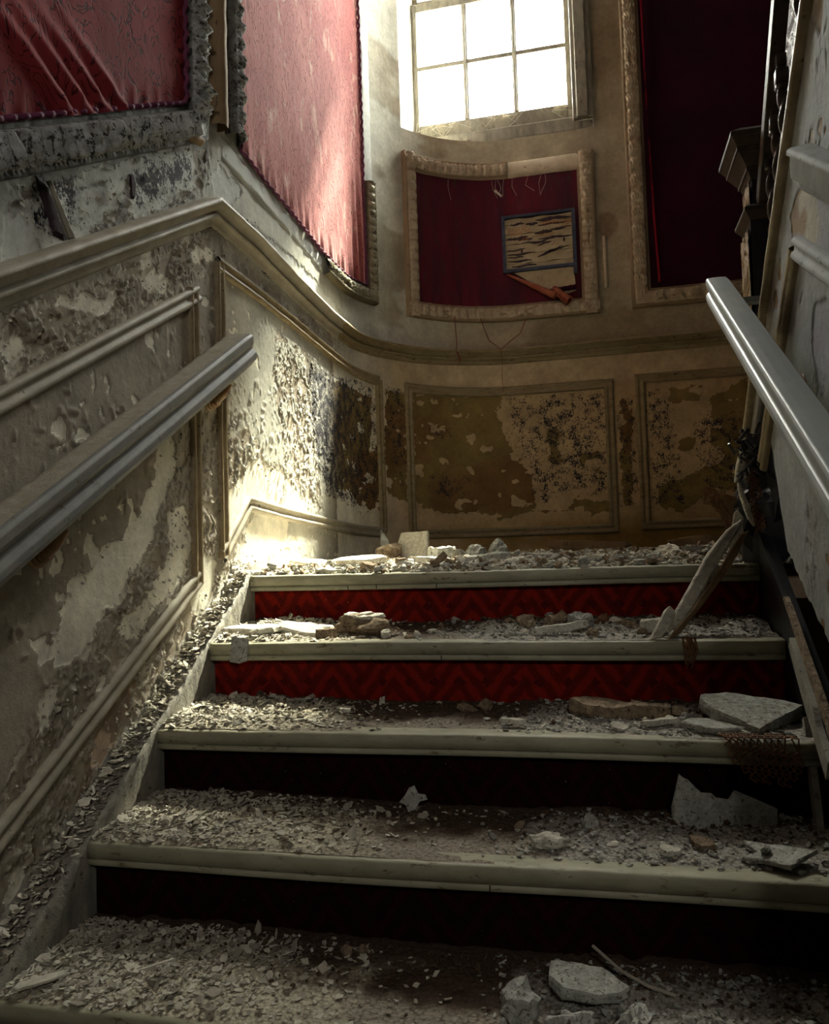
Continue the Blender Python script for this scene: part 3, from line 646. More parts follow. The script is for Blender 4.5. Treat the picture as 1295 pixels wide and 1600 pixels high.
e = MB(); wall_box(e, SW, SE, SB-.012, SB+.004, .006, .034); e.build('edging', M['navy'], hb)
zz = SB+.004
i = 0
while zz < ST-.012:
    hh = random.uniform(.020, .034); e = MB(); n = 14; lo = []; hi = []
    for k in range(n+1):
        s = SW+.006+(SE-SW-.012)*k/n
        lo.append((s, zz+.003*math.sin(k*1.3+i))); hi.append((s, min(zz+hh+.003*math.sin(k*1.1+i*2), ST-.004)))
    t = .018+.004*(i % 2)
    e.prism([onw(s, z, .008) for s, z in lo+hi[::-1]], [onw(s, z, t) for s, z in lo+hi[::-1]]); e.build('slat', M['paper'], hb); zz += hh-.001; i += 1
random.seed(5)
for (a, b, zc, th, sl) in ((.47, .98, .90, .020, .0), (.10, .30, .86, .011, .03), (.33, .50, .845, .014, .0), (.50, .92, .80, .014, .02), (.45, .70, .655, .020, .03), (.66, .98, .69, .012, .05), (.02, .35, .58, .016, .05), (.20, .42, .565, .018, .0), (.50, .98, .545, .014, .0), (.25, .55, .50, .009, -.02), (.42, .75, .46, .008, .14), (.48, .68, .42, .008, .10), (.02, .30, .36, .009, .04), (.05, .45, .29, .008, .02), (.48, .82, .21, .016, .22), (.62, .84, .26, .010, .18), (.04, .40, .16, .014, .0), (.05, .28, .24, .008, .0), (.70, .95, .30, .006, .10), (.10, .46, .06, .010, .03), (.24, .27, .34, .03, .0), (.85, .88, .48, .03, .0)):
    up, dn = [], []; n = 12
    for k in range(n+1):
        q = k/n; s = SW+(SE-SW)*(a+(b-a)*q); zc_ = SB+(ST-SB)*(zc+sl*q*.6)+.002*math.sin(9*q+a*20); w = th*.5*math.sin(math.pi*(.06+.88*q))*random.uniform(.6, 1.15)
        up.append((s, zc_+w)); dn.append((s, zc_-w*.8))
    e = MB(); e.prism([onw(s, z, .018) for s, z in dn+up[::-1]], [onw(s, z, .0255) for s, z in dn+up[::-1]]); e.build('torn_gap', M['gash'], hb)
def lettering(txt, s, z, size, parent, m):
    c = bpy.data.curves.new('lettering', 'FONT'); c.body = txt; c.size = size; c.extrude = .0008; c.space_character = 1.05
    o = bpy.data.objects.new('lettering_tmp', c); COL.objects.link(o)
    v = onw(s, z, .0262); o.location = v; o.rotation_euler = (math.radians(90), 0, 0); bpy.context.view_layer.update()
    me = bpy.data.meshes.new_from_object(o); me.transform(o.matrix_world); bpy.data.objects.remove(o)
    return link('lettering', me, m, parent)
for txt, s, z, size in (('OUNNNNNNCE', .53, .800, .022), ('CO', .85, .715, .024), ('DASH H', .06, .735, .024), ('OHDVS', .06, .665, .022), ('HD', .30, .695, .024), ('ONTLIES', .50, .590, .019), ('ASH', .26, .545, .020)):
    lettering(txt, SW+(SE-SW)*s, SB+(ST-SB)*z, size, hb, M['ink'])
# bare patch and curled torn flap below the hatch
e = MB(); ring = [(3.42, 2.155), (3.725, 2.165), (3.735, 2.03), (3.70, 2.02), (3.62, 2.025), (3.54, 2.07), (3.47, 2.12)]
e.prism([onw(s, z, .008) for s, z in ring], [onw(s, z, .018) for s, z in ring]); e.build('bare_patch', M['paper'], p3)
def curl(name, a, b, r0, r1, m, parent, turns=1.3, seg=22, length=18):
    """rolled strip from a to b"""
    a = Vector(a); b = Vector(b); d = (b-a).normalized(); u = d.orthogonal().normalized(); w = d.cross(u); V = []; F = []
    for i in range(length+1):
        q = i/length; c = a.lerp(b, q); rr = r0+(r1-r0)*q
        for k in range(seg+1):
            t = k/seg*turns*2*math.pi; r = rr*(1-.35*k/seg)*(1+.12*math.sin(i*1.7+k)); V.append(c+u*r*math.cos(t)+w*r*math.sin(t))
    n = seg+1; F = [(i*n+k, i*n+k+1, (i+1)*n+k+1, (i+1)*n+k) for i in range(length) for k in range(seg)]
    o = mesh_obj(name, V, F, m, parent, True); s = o.modifiers.new('thick', 'SOLIDIFY'); s.thickness = .0015; return o
M['flap'] = aged('torn_red_flap', (.19, .03, .012), (.28, .09, .04), .7, 20, (.15, .03, .02), .04, .4, 120)
curl('torn_flap', onw(3.38, 2.150, .020), onw(3.63, 2.000, .050), .006, .022, M['flap'], p3)
curl('torn_flap', onw(3.62, 2.045, .040), onw(3.70, 1.965, .065), .020, .026, M['flap'], p3)
curl('torn_flap', onw(3.60, 2.040, .024), onw(3.735, 2.045, .030), .010, .014, M['fab4'], p3)

# 4: tall dark crimson panel on the right
p4 = empty('wall_hanging', (1.9, YB, 2.0)); tag(p4, 'tall dark crimson fabric panel in a carved frame behind the newel post', 'fabric panel', 'fabric wall panels')
fabric('fabric', 4.105, 5.55, lambda s: 2.004, 3.95, M['fab4'], p4, .008, lambda a, b, d: .014*smooth(.05, .0, np.abs(a-4.135-.02*np.sin(b*2)))*smooth(0, .5, d), .016)
sweep('carved_frame', SL, [(4.105, 3.95), (4.105, 2.004), (5.6, 2.004)], [(-u, n) for u, n in frame_profile(.096)][::-1], M['frame_b'], p4, relief=leaf_relief(.085, .019, -.082, -.012, 3, .18), step=.007, jit=.0015)

sweep('fabric_fold', SL, [(4.150, 2.03), (4.135, 2.4), (4.125, 2.9), (4.118, 3.95)], [(-.008, .004), (-.006, .016), (0, .022), (.006, .016), (.008, .004)], M['fabr'], p4, jit=.004)
# hanging threads and cords on the back wall
for k, (pts, lab) in enumerate(((([(3.075, 1.97, .03), (3.08, 1.84, .035), (3.085, 1.78, .03), (3.07, 1.74, .05), (3.088, 1.70, .05), (3.080, 1.66, .05), (3.092, 1.70, .05), (3.078, 1.76, .03)]), 'red thread knotted at its end, hanging left of centre below the maroon panel'),
     (([(3.22, 1.93, .03), (3.245, 1.86, .03), (3.27, 1.80, .03), (3.33, 1.745, .055), (3.38, 1.79, .03), (3.44, 1.83, .03), (3.47, 1.90, .03)]), 'slack red thread loop hanging below the maroon panel'),
     (([(3.33, 1.745, .055), (3.335, 1.68, .05), (3.332, 1.60, .02), (3.336, 1.53, .025)]), 'thin red thread falling over the dado rail to the middle panel'))):
    f = MB(); f.tube([onw(a, b, c) for a, b, c in pts], .0022 if k < 2 else .0012, 5); tag(f.build('thread', M['thread']), lab, 'thread')
f = MB()
for k in range(9):
    s = 3.05+.62*random.random(); z = 2.66; f.tube([onw(s, z, .02), onw(s+random.uniform(-.02, .02), z-.05, .035), onw(s+random.uniform(-.03, .05), z-random.uniform(.07, .12), .03)], .0009, 4)
f.tube([onw(3.33, 2.60, .03), onw(3.365, 2.565, .035)], .006, 6)
tag(f.build('loose_threads', M['web']), 'pale loose threads dangling over the top of the maroon panel', 'threads', kind='stuff')

# blackened hole and torn lining in the plaster above the near end of the dado rail
for ring in ([(.205, 1.505), (.235, 1.500), (.262, 1.470), (.285, 1.430), (.318, 1.412), (.300, 1.398), (.262, 1.396), (.250, 1.425), (.232, 1.455), (.215, 1.480)],
             [(.548, 1.655), (.560, 1.662), (.572, 1.640), (.566, 1.600), (.552, 1.596), (.550, 1.625)]):
    c = np.mean(ring, axis=0); e = MB(); A = [onw(s, z, .0005) for s, z in ring]; B = [onw(c[0]+(s-c[0])*.8, c[1]+(z-c[1])*.8, .006) for s, z in ring]; e.prism(A, B); e.build('exposed_backing', M['gash'], wall_left)
curl('torn_lining', onw(.70, 1.845, .02), onw(.86, 1.885, .03), .010, .014, M['brownwood'], wall_left, 1.2)
curl('torn_lining', onw(.24, 1.500, .012), onw(.30, 1.40, .02), .006, .009, M['chip_d'], wall_left, 1.1)

# ------------------------------------------------------------------ lower staircase
ST_ = empty('staircase', (.7, 0, 0)); tag(ST_, 'lower stair flight with pale painted nosings and red patterned carpet risers, strewn with rubble', 'stairs')
SX0, SX1 = .0, 1.41
for k in range(-4, 5):
    y, z = k*G, k*H
    pr = [(0.000, -.006), (.002, -.002), (.008, 0.), (.055, 0.), (.055, -.008), (.050, -.047), (.006, -.047), (.003, -.045), (.003, -.0335), (.0055, -.0335), (.0055, -.0315), (0., -.0315)]
    nx = 60; P = np.zeros((nx+1, len(pr)+1, 3)); xs = np.linspace(SX0, SX1, nx+1)
    for j, (a, b) in enumerate(pr+[pr[0]]):
        P[:, j, 0] = xs; P[:, j, 1] = y+a+.0015*np.sin(xs*7+k)*(a < .02); P[:, j, 2] = z+b+.0012*np.sin(xs*5+k*2)-(.0018*(fbm(xs*40, xs*0+k, 2, 3)) if j in (1, 2) else 0)
    me = grid_mesh('nosing', P)
    bm = bmesh.new(); bm.from_mesh(me); bmesh.ops.remove_doubles(bm, verts=bm.verts, dist=1e-5); bmesh.ops.holes_fill(bm, edges=[e for e in bm.edges if e.is_boundary], sides=0); bm.to_mesh(me); bm.free()
    # tread board is the part, nosing and riser carpet belong to it
    if k < 4:
        t = MB(); t.box((SX0, y+.05, z-.030), (SX1, y+G+.035, z-.002)); tr = t.build('tread', M['tread'], ST_)
    else:
        t = MB(); t.box((SX0, y+.045, z-.04), (SX1, y+.12, z-.002)); tr = t.build('tread', M['tread'], ST_)
    link('nosing', me, M['nose'], tr)
    r = MB(); r.box((SX0, y+.030, z-H-.01), (SX1, y+.048, z-.044)); r.build('riser', M['carp'] if k >= 3 else M['carp_shade'], tr)
for x, k in ((.385, 4), (.56, 4), (.925, 4), (.30, 4), (.62, 3), (.80, 1)):   # open joints in the bead of the nosings
    t = MB(); t.box((x, k*G+.0022, k*H-.0465), (x+.0022, k*G+.004, k*H-.0345)); t.build('joint', M['gash'], ST_)
# left string with dirt and flakes along it
def left_string():
    y = np.linspace(-1.2, 1.12, 460); pr = [(XL+.001, .030), (XL+.004, .020), (XL+.012, .010), (XL+.026, .006), (XL+.042, .004), (-.006, .000), (-.001, -.006), (-.001, -.02), (-.001, -.10), (-.001, -.26)]
    P = np.zeros((len(y), len(pr), 3))
    for j, (a, b) in enumerate(pr):
        e = .012*(fbm(y*26, y*0+j*.7, 3, 2)-.5)+.006*(vn(y*110, y*0+j*1.3, 5)-.5)
        P[:, j, 0] = a+(e*.6 if j > 3 else 0); P[:, j, 1] = y; P[:, j, 2] = np.minimum(G*0+.626*y, LAND+.01)+b+(e if j < 7 else 0)
    return link('string_board', grid_mesh('string_board', P), M['string'], ST_, False)
left_string()
# right string: blackened board under the broken wall
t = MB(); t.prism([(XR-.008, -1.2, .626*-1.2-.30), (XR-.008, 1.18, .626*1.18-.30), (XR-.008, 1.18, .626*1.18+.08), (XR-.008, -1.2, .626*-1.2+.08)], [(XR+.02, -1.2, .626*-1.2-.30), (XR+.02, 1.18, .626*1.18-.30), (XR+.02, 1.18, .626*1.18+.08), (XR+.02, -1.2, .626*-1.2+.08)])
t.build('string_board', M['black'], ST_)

# ------------------------------------------------------------------ spandrel wall on the right, raking up under the second flight
def spandrel():
    y = np.r_[np.linspace(-1.3, -.2, 30, endpoint=False), np.linspace(-.2, 1.175, 300)]; q = np.linspace(0, 1, 260)
    top = .977+.8275*(1.171-y)
    bot = np.where(y < .76, .27+.56*y, .695+(y-.76)*2.2) + .012*(fbm(y*30, y*0+2, 3, 4)-.5)+.01*(vn(y*70, y*0, 2)-.5)
    bot = np.minimum(bot, top-.055); lim = 2.2
    Y2 = np.repeat(y[:, None], len(q), 1); top = np.minimum(top, lim+y*0); Z2 = bot[:, None]+(top-bot)[:, None]*q[None]
    wx = Y2+.03*(fbm(Y2*15, Z2*15, 3, 1)-.5); wz = Z2+.03*(fbm(Y2*15, Z2*15, 3, 4)-.5)
    pol = [[(.50, 1.40), (.56, 1.38), (.575, 1.30), (.52, 1.26), (.43, 1.20), (.33, 1.22), (.20, 1.18), (.20, 1.30), (.38, 1.345)], [(.43, 1.15), (.34, 1.14), (.30, 1.04), (.36, 1.02), (.40, .96), (.45, 1.0), (.47, 1.08)], [(.40, 1.75), (.36, 1.66), (.30, 1.58), (.22, 1.7)]]
    peel = sum(inside(p, wx, wz).astype(float) for p in pol); sc = smooth(.70, .74, fbm(Y2*16, Z2*16, 3, 2))
    pl = 1-np.clip(peel+sc*.9, 0, 1); b, rid, dx, dy = cells(wx*60, wz*45, 2)
    ring = np.clip(vn(Y2*9, Z2*9, 3)*2-.9, 0, 1)
    h = .002*pl+.004*pl*rid*ring+.0012*(fbm(Y2*20, Z2*20, 3, 6)-.5)+.004*pl*peel
    cp = lerp(C3((.29, .30, .30), Y2), C3((.27, .24, .21), Y2), smooth(.55, .75, fbm(Y2*3, Z2*3, 3, 5)))
    cu = lerp(C3((.42, .38, .30), Y2), C3((.24, .15, .07), Y2), smooth(.45, .6, fbm(Y2*12, Z2*12, 3, 7))); cu = lerp(cu, C3((.33, .33, .36), Y2), smooth(.5, .6, fbm(Y2*7, Z2*7, 2, 8)))
    P = SRW(Y2, Z2, h); me = grid_mesh('wall_spandrel', P[:, ::-1], None, dict(peel=pl[:, ::-1].copy(), mold=(ring*.25)[:, ::-1].copy(), cp=cp[:, ::-1].copy(), cu=cu[:, ::-1].copy()))
    o = link('wall_spandrel', me, M['wall']); s = o.modifiers.new('thick', 'SOLIDIFY'); s.thickness = .022; s.offset = -1; o['kind'] = 'structure'; o['label'] = 'grey panelled spandrel wall under the second flight, its foot broken away'; return o
spandrel()
topz = lambda y: .977+.8275*(1.171-y)
SB_ = [(.004, .0), (.004, .016), (-.004, .020), (-.012, .020), (-.018, .010), (-.030, .010), (-.036, .004), (-.050, .004), (-.056, 0)]
trim('', SRW, [(1.171, topz(1.171)), (-.3, topz(-.3))], [(u, n) for u, n in SB_][::-1], M['stile'], 'brown moulded edge board along the second flight', step=.03)
DADO_R = [(.004, 0.), (.0, .036), (-.004, .042), (-.012, .042), (-.014, .036), (-.052, .033), (-.055, .020), (-.074, .014), (-.078, 0.)][::-1]
# dado, panel mouldings on the spandrel
def rk(y, z0=.0): return z0+.59*y
trim('', SRW, [(-1.2, 1.436-.59*1.6), (.400, 1.436)], DADO_R, M['trim_g'], 'grey dado rail ending against the sloping edge board on the right', step=.03)
trim('', SRW, [(-.4, 1.005-.545*.4), (.525, 1.005+.545*.525)], PM, M['trim_g'], 'raking top moulding of the right wall panel', step=.03)
trim('', SRW, [(.530, 1.285), (.965, .905)], PM, M['stile'], 'sloping brown moulding of the right wall panel beside the edge board', step=.03)
# broken lath and skirting at the foot
for k, (a, b, w, lab) in enumerate((((XR-.004, .760, .590), (XR-.012, .36, .345), .020, 'long splintered white batten below the right wall'),
      ((XR-.010, .70, .50), (XR-.02, .40, .31), .045, 'broken grey skirting board hanging below the right wall'),
      ((XR-.012, .60, .36), (XR-.03, .44, .12), .030, 'cracked pale board stump at the lower right edge'))):
    a, b = Vector(a), Vector(b); d = (b-a); up = Vector((0, -d.z, d.y)).normalized(); n = 9; lo, hi = [], []
    for i in range(n):
        q = i/(n-1); c = a.lerp(b, q); w0 = w*(.35+.65*math.sin(math.pi*min(1, q*1.2+.15)/1.6)); j = random.uniform(.75, 1.2)
        lo.append(c-up*w0*j*.5); hi.append(c+up*w0*.5)
    e = MB(); R = lo+hi[::-1]; e.prism(R, [v+Vector((-.012, 0, 0)) for v in R]); tag(e.build('broken_board', M[('plaster_b', 'string', 'string')[k]]), lab, 'board')

# ------------------------------------------------------------------ second flight, returning towards the viewer on the right
UF = empty('upper_staircase', (2.1, .5, 1.2)); tag(UF, 'dark underside and string of the second flight rising on the right', 'stairs')
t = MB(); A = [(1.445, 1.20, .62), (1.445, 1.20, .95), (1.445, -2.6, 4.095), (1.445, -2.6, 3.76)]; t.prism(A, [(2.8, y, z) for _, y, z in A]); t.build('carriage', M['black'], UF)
for k in range(6):
    y = 1.10-k*.24; z = .95+.199*(k+1)
    t = MB(); t.box((1.47, y-.26, z-.03), (2.8, y+.02, z)); t.build('tread', M['oak_l'], UF)

# newel post
NW = empty('newel_post', (1.535, 1.35, LAND)); tag(NW, 'black carved newel post with a wide moulded cap at the turn of the stairs', 'newel post')
def sq(mb, cx, cy, w, d, z0, z1, w2=None, d2=None):
    w2 = w if w2 is None else w2; d2 = d if d2 is None else d2
    A = [(cx-w/2, cy-d/2, z0), (cx+w/2, cy-d/2, z0), (cx+w/2, cy+d/2, z0), (cx-w/2, cy+d/2, z0)]; B = [(cx-w2/2, cy-d2/2, z1), (cx+w2/2, cy-d2/2, z1), (cx+w2/2, cy+d2/2, z1), (cx-w2/2, cy+d2/2, z1)]
    mb.prism(A, B)
nx_, ny_ = 1.545, 1.355
t = MB(); sq(t, nx_, ny_, .140, .135, LAND-.002, 1.66); t.build('shaft', M['oak'], NW)
t = MB(); sq(t, nx_, ny_, .118, .115, 1.66, 1.80); t.build('neck', M['oak'], NW)
t = MB()
for a, b, z0, z1 in ((.140, .175, 1.640, 1.665), (.175, .175, 1.665, 1.675), (.175, .150, 1.675, 1.685)): sq(t, nx_, ny_, a, a, z0, z1, b, b)
bevel(t.build('collar_moulding', M['oak_l'], NW), .002)
t = MB()
for a, b, z0, z1 in ((.125, .140, 1.765, 1.785), (.150, .150, 1.785, 1.795), (.150, .200, 1.795, 1.835), (.205, .205, 1.835, 1.845), (.205, .235, 1.845, 1.870), (.240, .240, 1.870, 1.885), (.240, .180, 1.885, 1.905)): sq(t, nx_, ny_, a, a, z0, z1, b, b)
bevel(t.build('cap', M['oak_l'], NW), .002)
# carved panels on the side facing the room
def carved(name, x, y0, y1, z0, z1, m, parent, amp=.006, sc=45):
    Y = np.linspace(y0, y1, 26); Z = np.linspace(z0, z1, int((z1-z0)/.005)); A, B = np.meshgrid(Y, Z, indexing='ij')
    e = smooth(0, .012, np.minimum(A-y0, y1-A)); n = fbm(A*sc+2*np.sin(B*30), B*sc*.7, 3, 3); r = amp*e*smooth(.42, .58, n)
    rim = smooth(.010, .004, np.minimum(A-y0, y1-A))*amp*.9
    P = np.stack([x-.002-r-rim, A, B], -1); return link(name, grid_mesh(name, P), m, parent, True)
carved('carved_panel', nx_-.070, ny_-.060, ny_+.060, .9, 1.62, M['brownwood'], NW)
carved('carved_panel', nx_-.059, ny_-.050, ny_+.050, 1.69, 1.76, M['brownwood'], NW)
# balustrade of the second flight
BL = empty('balustrade', (1.50, .9, 1.2)); tag(BL, 'dark balustrade with rope-twist balusters climbing beside the spandrel wall', 'balustrade')
def rz(y): return 1.744+1.212*(1.255-y)
t = MB(); R = [(-.018, -.035), (-.022, -.010), (-.016, .018), (0, .026), (.016, .018), (.022, -.010), (.018, -.035)]
a, b = (1.515, 1.29, rz(1.29)+.01), (1.515, .10, rz(.10)+.01); t.prism([(a[0]+u, a[1], a[2]+v*1.3) for u, v in R], [(b[0]+u, b[1], b[2]+v*1.3) for u, v in R]); bevel(t.build('handrail', M['oak_l'], BL), .003)
def twist(x, y, z0, z1, m, parent):
    n = int((z1-z0)/.006); sg = 16; V = []
    for i in range(n+1):
        z = z0+(z1-z0)*i/n; ph = (z-z0)*48
        for k in range(sg):
            t = 2*math.pi*k/sg; r = .0105+.0038*math.cos(2*(t-ph)); V.append((x+r*math.cos(t), y+r*math.sin(t), z))
    F = [(i*sg+k, i*sg+(k+1) % sg, (i+1)*sg+(k+1) % sg, (i+1)*sg+k) for i in range(n) for k in range(sg)]
    return V, F
for (x, y, zb) in ((1.52, 1.215, 1.775), (1.52, 1.125, 1.832), (1.52, 1.03, 1.905), (1.52, .82, 2.12), (1.52, .70, 2.26)):
    mb = MB(); zt = rz(y)-.05; V, F = twist(x, y, topz(y)-.02, zb-.03, None, None); mb.add(V, F)
    sq(mb, x, y, .030, .030, zb-.020, zb+.022); sq(mb, x, y, .024, .024, zb-.028, zb-.018, .033, .033); sq(mb, x, y, .022, .022, zb+.022, zb+.032); sq(mb, x, y, .024, .024, zb+.032, max(zt, zb+.04))
    mb.build('baluster', M['oak_l'], BL, True)
# pale carved pilaster glimpsed between the balusters
PS = empty('carved_pilaster', (1.9, 2.2, LAND)); tag(PS, 'silvery carved pilaster glimpsed between the balusters at upper right', 'pilaster')
t = MB(); t.box((1.857, 2.2, LAND-.002), (1.905, 2.42, 3.2)); t.build('shaft', M['oak_l'], PS)
M['silver'] = aged('silvered_carving', (.20, .20, .22), (.42, .42, .44), .35, 60, (.02, .02, .02), .10, .5, 200, .6)
Y = np.linspace(2.203, 2.417, 40); Z = np.linspace(1.3, 3.2, 420); A, B = np.meshgrid(Y, Z, indexing='ij'); r = .012*smooth(.4, .6, fbm(A*30, B*30, 3, 2))*smooth(.0, .02, np.minimum(A-2.203, 2.417-A))
link('carving', grid_mesh('carving', np.stack([1.855-r, A, B], -1)), M['silver'], PS, True)

# ------------------------------------------------------------------ handrails
def handrail(name, x, side, yfar, zfar, ynear, sl, m, label, sc=1.0):
    # side +1: wall on the left (x smaller); profile in (across, up)
    pr = [(-.036, .030), (-.032, .044), (-.012, .0455), (.012, .0455), (.031, .044), (.036, .036), (.035, .020), (.029, .010), (.024, .004), (.024, -.004), (.029, -.008), (.034, -.016), (.034, -.028), (.028, -.040), (.010, -.046), (-.020, -.046), (-.034, -.036)]
    pr = [(a*side*sc, b*sc) for a, b in pr]
    d = Vector((0, yfar-ynear, (yfar-ynear)*sl)).normalized(); up = Vector((0, -d.z, d.y)); a = Vector((x, yfar, zfar)); L = (yfar-ynear)/d.y
    n = 60; V = []
    for i in range(n+1):
        c = a-d*(L*i/n)
        for u, v in pr:
            w = 0.; e = .93 if i == 0 else 1.
            V.append(c+Vector((u*e+w, 0, 0))+up*(v*e+w))
    k = len(pr); F = [(i*k+j, i*k+(j+1) % k, (i+1)*k+(j+1) % k, (i+1)*k+j) for i in range(n) for j in range(k)]+[tuple(range(k))[::-1], tuple(n*k+j for j in range(k))]
    if side < 0: F = [f[::-1] for f in F]
    h = empty(name, a); tag(h, label, 'handrail'); o = mesh_obj('rail', V, F, m, h); bevel(o, .002, 2, 30)
    return h, lambda y: zfar-(yfar-y)*sl, d, up
hl, zl, dl, ul = handrail('handrail', .000, 1, 1.06, 1.345, -1.5, .582, M['rail_l'], 'dusty dark grey grooved handrail on the left wall')
hr, zr, dr, ur = handrail('handrail', 1.335, -1, 1.03, 1.372, -1.5, .572, M['rail'], 'glossy pale grey handrail on the right wall, ending in front of the newel', .78)
def scroll(x0, x1, y, z, m, parent):
    # small turned bracket: wall rose, S-shaped arm with stacked rings
    mb = MB(); mb.tube([(x0, y, z-.055), (x0+(x1-x0)*.25, y, z-.060), (x0+(x1-x0)*.7, y, z-.045), (x1, y, z-.01)], [.022, .016, .013, .016], 12)
    for q, r in ((.18, .026), (.32, .022), (.45, .019)): c = Vector((x0+(x1-x0)*q, y, z-.060+q*.01)); mb.tube([c-Vector((.004, 0, 0)), c+Vector((.004, 0, 0))], r, 14)
    mb.tube([(x0-.002, y, z-.055), (x0+.006, y, z-.055)], .034, 16); return mb.build('bracket', m, parent, True)
for y in (.93, .20, -.5): scroll(XL+.001, .0, y, zl(y)-.045, M['bracket'], hl)
for y in (.55, -.2): scroll(XR-.001, 1.34, y, zr(y)-.03, M['bracket'], hr)
t = MB(); t.box((1.345, 1.000, 1.325), (1.49, 1.035, 1.338)); t.box((1.345, 1.000, 1.300), (1.375, 1.035, 1.338)); t.build('bracket', M['rail'], hr)['label'] = 'flat grey metal arm near the far end'
# dust and crumbs lying along the left rail
t = np.linspace(0, 1, 340); P = np.zeros((340, 6, 3)); yy = 1.04-2.3*t
for j, u in enumerate((-.037, -.034, -.022, -.006, .010, .022)):
    hgt = (0, .008, .007, .004, .003, 0)[j]*(.35+1.3*np.clip(fbm(t*70, t*0+j*.6, 3, 3)-.25, 0, 1)); P[:, j, 0] = u; P[:, j, 1] = yy-.047*dl.z; P[:, j, 2] = zl(yy)+.046*dl.y-.0005+hgt
ds_ = link('dust', grid_mesh('dust', P), M['dust'], hl); ds_['kind'] = 'stuff'

# ------------------------------------------------------------------ curled paint flakes standing off the walls
def pip(poly, x, y):
    return bool(inside(poly, np.array([x]), np.array([y]))[0])
def flakes(keys, count, size, surf_, m, parent, name='peeling_flakes', lim=None, seed=1):
    r = random.Random(seed); polys = []
    for k in keys:
        for p in POLY[k]:
            xs = [q[0] for q in p]; ys = [q[1] for q in p]; polys.append((p, min(xs), max(xs), min(ys), max(ys), (max(xs)-min(xs))*(max(ys)-min(ys))))
    tot = sum(p[5] for p in polys); V = []; F = []; roots = []
    for p, x0, x1, y0, y1, ar in polys:
        c = int(count*ar/tot)
        for _ in range(c):
            s, z = r.uniform(x0, x1), r.uniform(y0, y1)
            if not pip(p, s, z) or (lim and not lim(s, z)): continue
            L = size*r.uniform(.35, 1.25)*(1.6 if r.random() < .12 else 1); w = L*r.uniform(.45, 1.1); th = -math.pi/2+r.gauss(0, .9); ph = r.uniform(.5, 2.2); lift = r.uniform(.001, .006)
            nw, nl = 3, 4; b = len(roots); ex, ez = math.cos(th), math.sin(th); jj = [[r.uniform(-.22, .22) for _ in range(nw+1)] for _ in range(nl+1)]
            for i in range(nl+1):
                a = i/nl
                for j in range(nw+1):
                    u = (j/nw-.5)*w*(1-.45*a*a)*(1+jj[i][j]); aa = a*(1+jj[0][j]*.8)
                    dl_ = L*math.sin(aa*ph)/ph; dn = L*(1-math.cos(aa*ph))/ph*(.8+.4*(j/nw-.5)*jj[1][0]*4)
                    roots.append((s+ex*dl_-ez*u, z+ez*dl_+ex*u, lift+dn))
            F += [(b+i*(nw+1)+j, b+(i+1)*(nw+1)+j, b+(i+1)*(nw+1)+j+1, b+i*(nw+1)+j+1) for i in range(nl) for j in range(nw)]
    A = np.array(roots); P = surf_(A[:, 0], A[:, 1], A[:, 2]); o = mesh_obj(name, P, F, m, parent, False); o['kind'] = 'stuff'; return o
flakes(['flaky'], 6500, .0088, SL, M['chip_d'], wall_left, lim=lambda s, z: s < 2.2 and z < 1.76, seed=2)
flakes(['flaky'], 900, .008, SL, M['chip'], wall_left, lim=lambda s, z: s < 2.2, seed=3)
# small flakes along the edges of the bare patches
def edge_flakes(count, size, m, seed):
    r = random.Random(seed); pts = []
    for p in POLY['peel']:
        for i in range(len(p)):
            a, b = p[i], p[(i+1) % len(p)]; d = math.hypot(b[0]-a[0], b[1]-a[1]); pts.append((a, b, d))
    tot = sum(q[2] for q in pts); save = []
    for a, b, d in pts:
        for _ in range(int(count*d/tot)):
            q = r.random(); s = a[0]+(b[0]-a[0])*q+r.gauss(0, .007); z = a[1]+(b[1]-a[1])*q+r.gauss(0, .007); save.append((s, z))
    POLY['_e'] = [[(s-.001, z-.001), (s+.001, z-.001), (s+.001, z+.001), (s-.001, z+.001)] for s, z in save if s < 2.2]
    return flakes(['_e'], len(POLY['_e'])*1.05, size, SL, m, wall_left, seed=seed)
edge_flakes(520, .009, M['chip_d'], 5)

# ------------------------------------------------------------------ litter: heaps and loose chips
def heap_mat():
    m, nt, b = new_mat('litter_heap'); v = coords(nt); cp = nd(nt, 'Attribute', attribute_name='cp').outputs['Color']
    n1 = noise(nt, v, 110, 4, .7); n2 = nd(nt, 'TexVoronoi', {'Vector': v, 'Scale': 130.}).outputs['Distance']
    k = mrange(nt, n1, .3, .7, .55, 1.35); kk = nd(nt, 'CombineColor', {0: k, 1: k, 2: k}).outputs[0]
    col = mix(nt, 1., cp, kk, 'MULTIPLY'); col = mix(nt, mrange(nt, n2, .55, .85, 0., .7), col, (.05, .035, .02))
    nt.links.new(col, b.inputs['Base Color']); b.inputs['Roughness'].default_value = .95
    nt.links.new(bump(nt, mth(nt, 'ADD', n1, n2), 1., .003), b.inputs['Normal']); return m
M['litter'] = heap_mat()
def heap(name, x0, x1, y0, y1, z, hf, cf, res, label, parent=None):
    x = np.arange(x0, x1+res/2, res); y = np.arange(y0, y1+res/2, res); X, Y = np.meshgrid(x, y, indexing='ij'); h = hf(X, Y)
    keep = None
    if y1 > 2.5:
        XC, YC = X[:-1, :-1]+res/2, Y[:-1, :-1]+res/2; keep = (XC > .64) | (YC < 2.25) | (((XC-.64)/.70)**2+((YC-2.25)/.80)**2 < 1)
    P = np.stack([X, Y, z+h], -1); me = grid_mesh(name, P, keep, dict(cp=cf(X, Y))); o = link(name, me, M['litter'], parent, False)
    return tag(o, label, 'litter', kind='stuff')
PALE, BRN_SHADE, GRY, CRB = (.48, .43, .32), (.060, .034, .020), (.27, .23, .18), (.34, .32, .28)
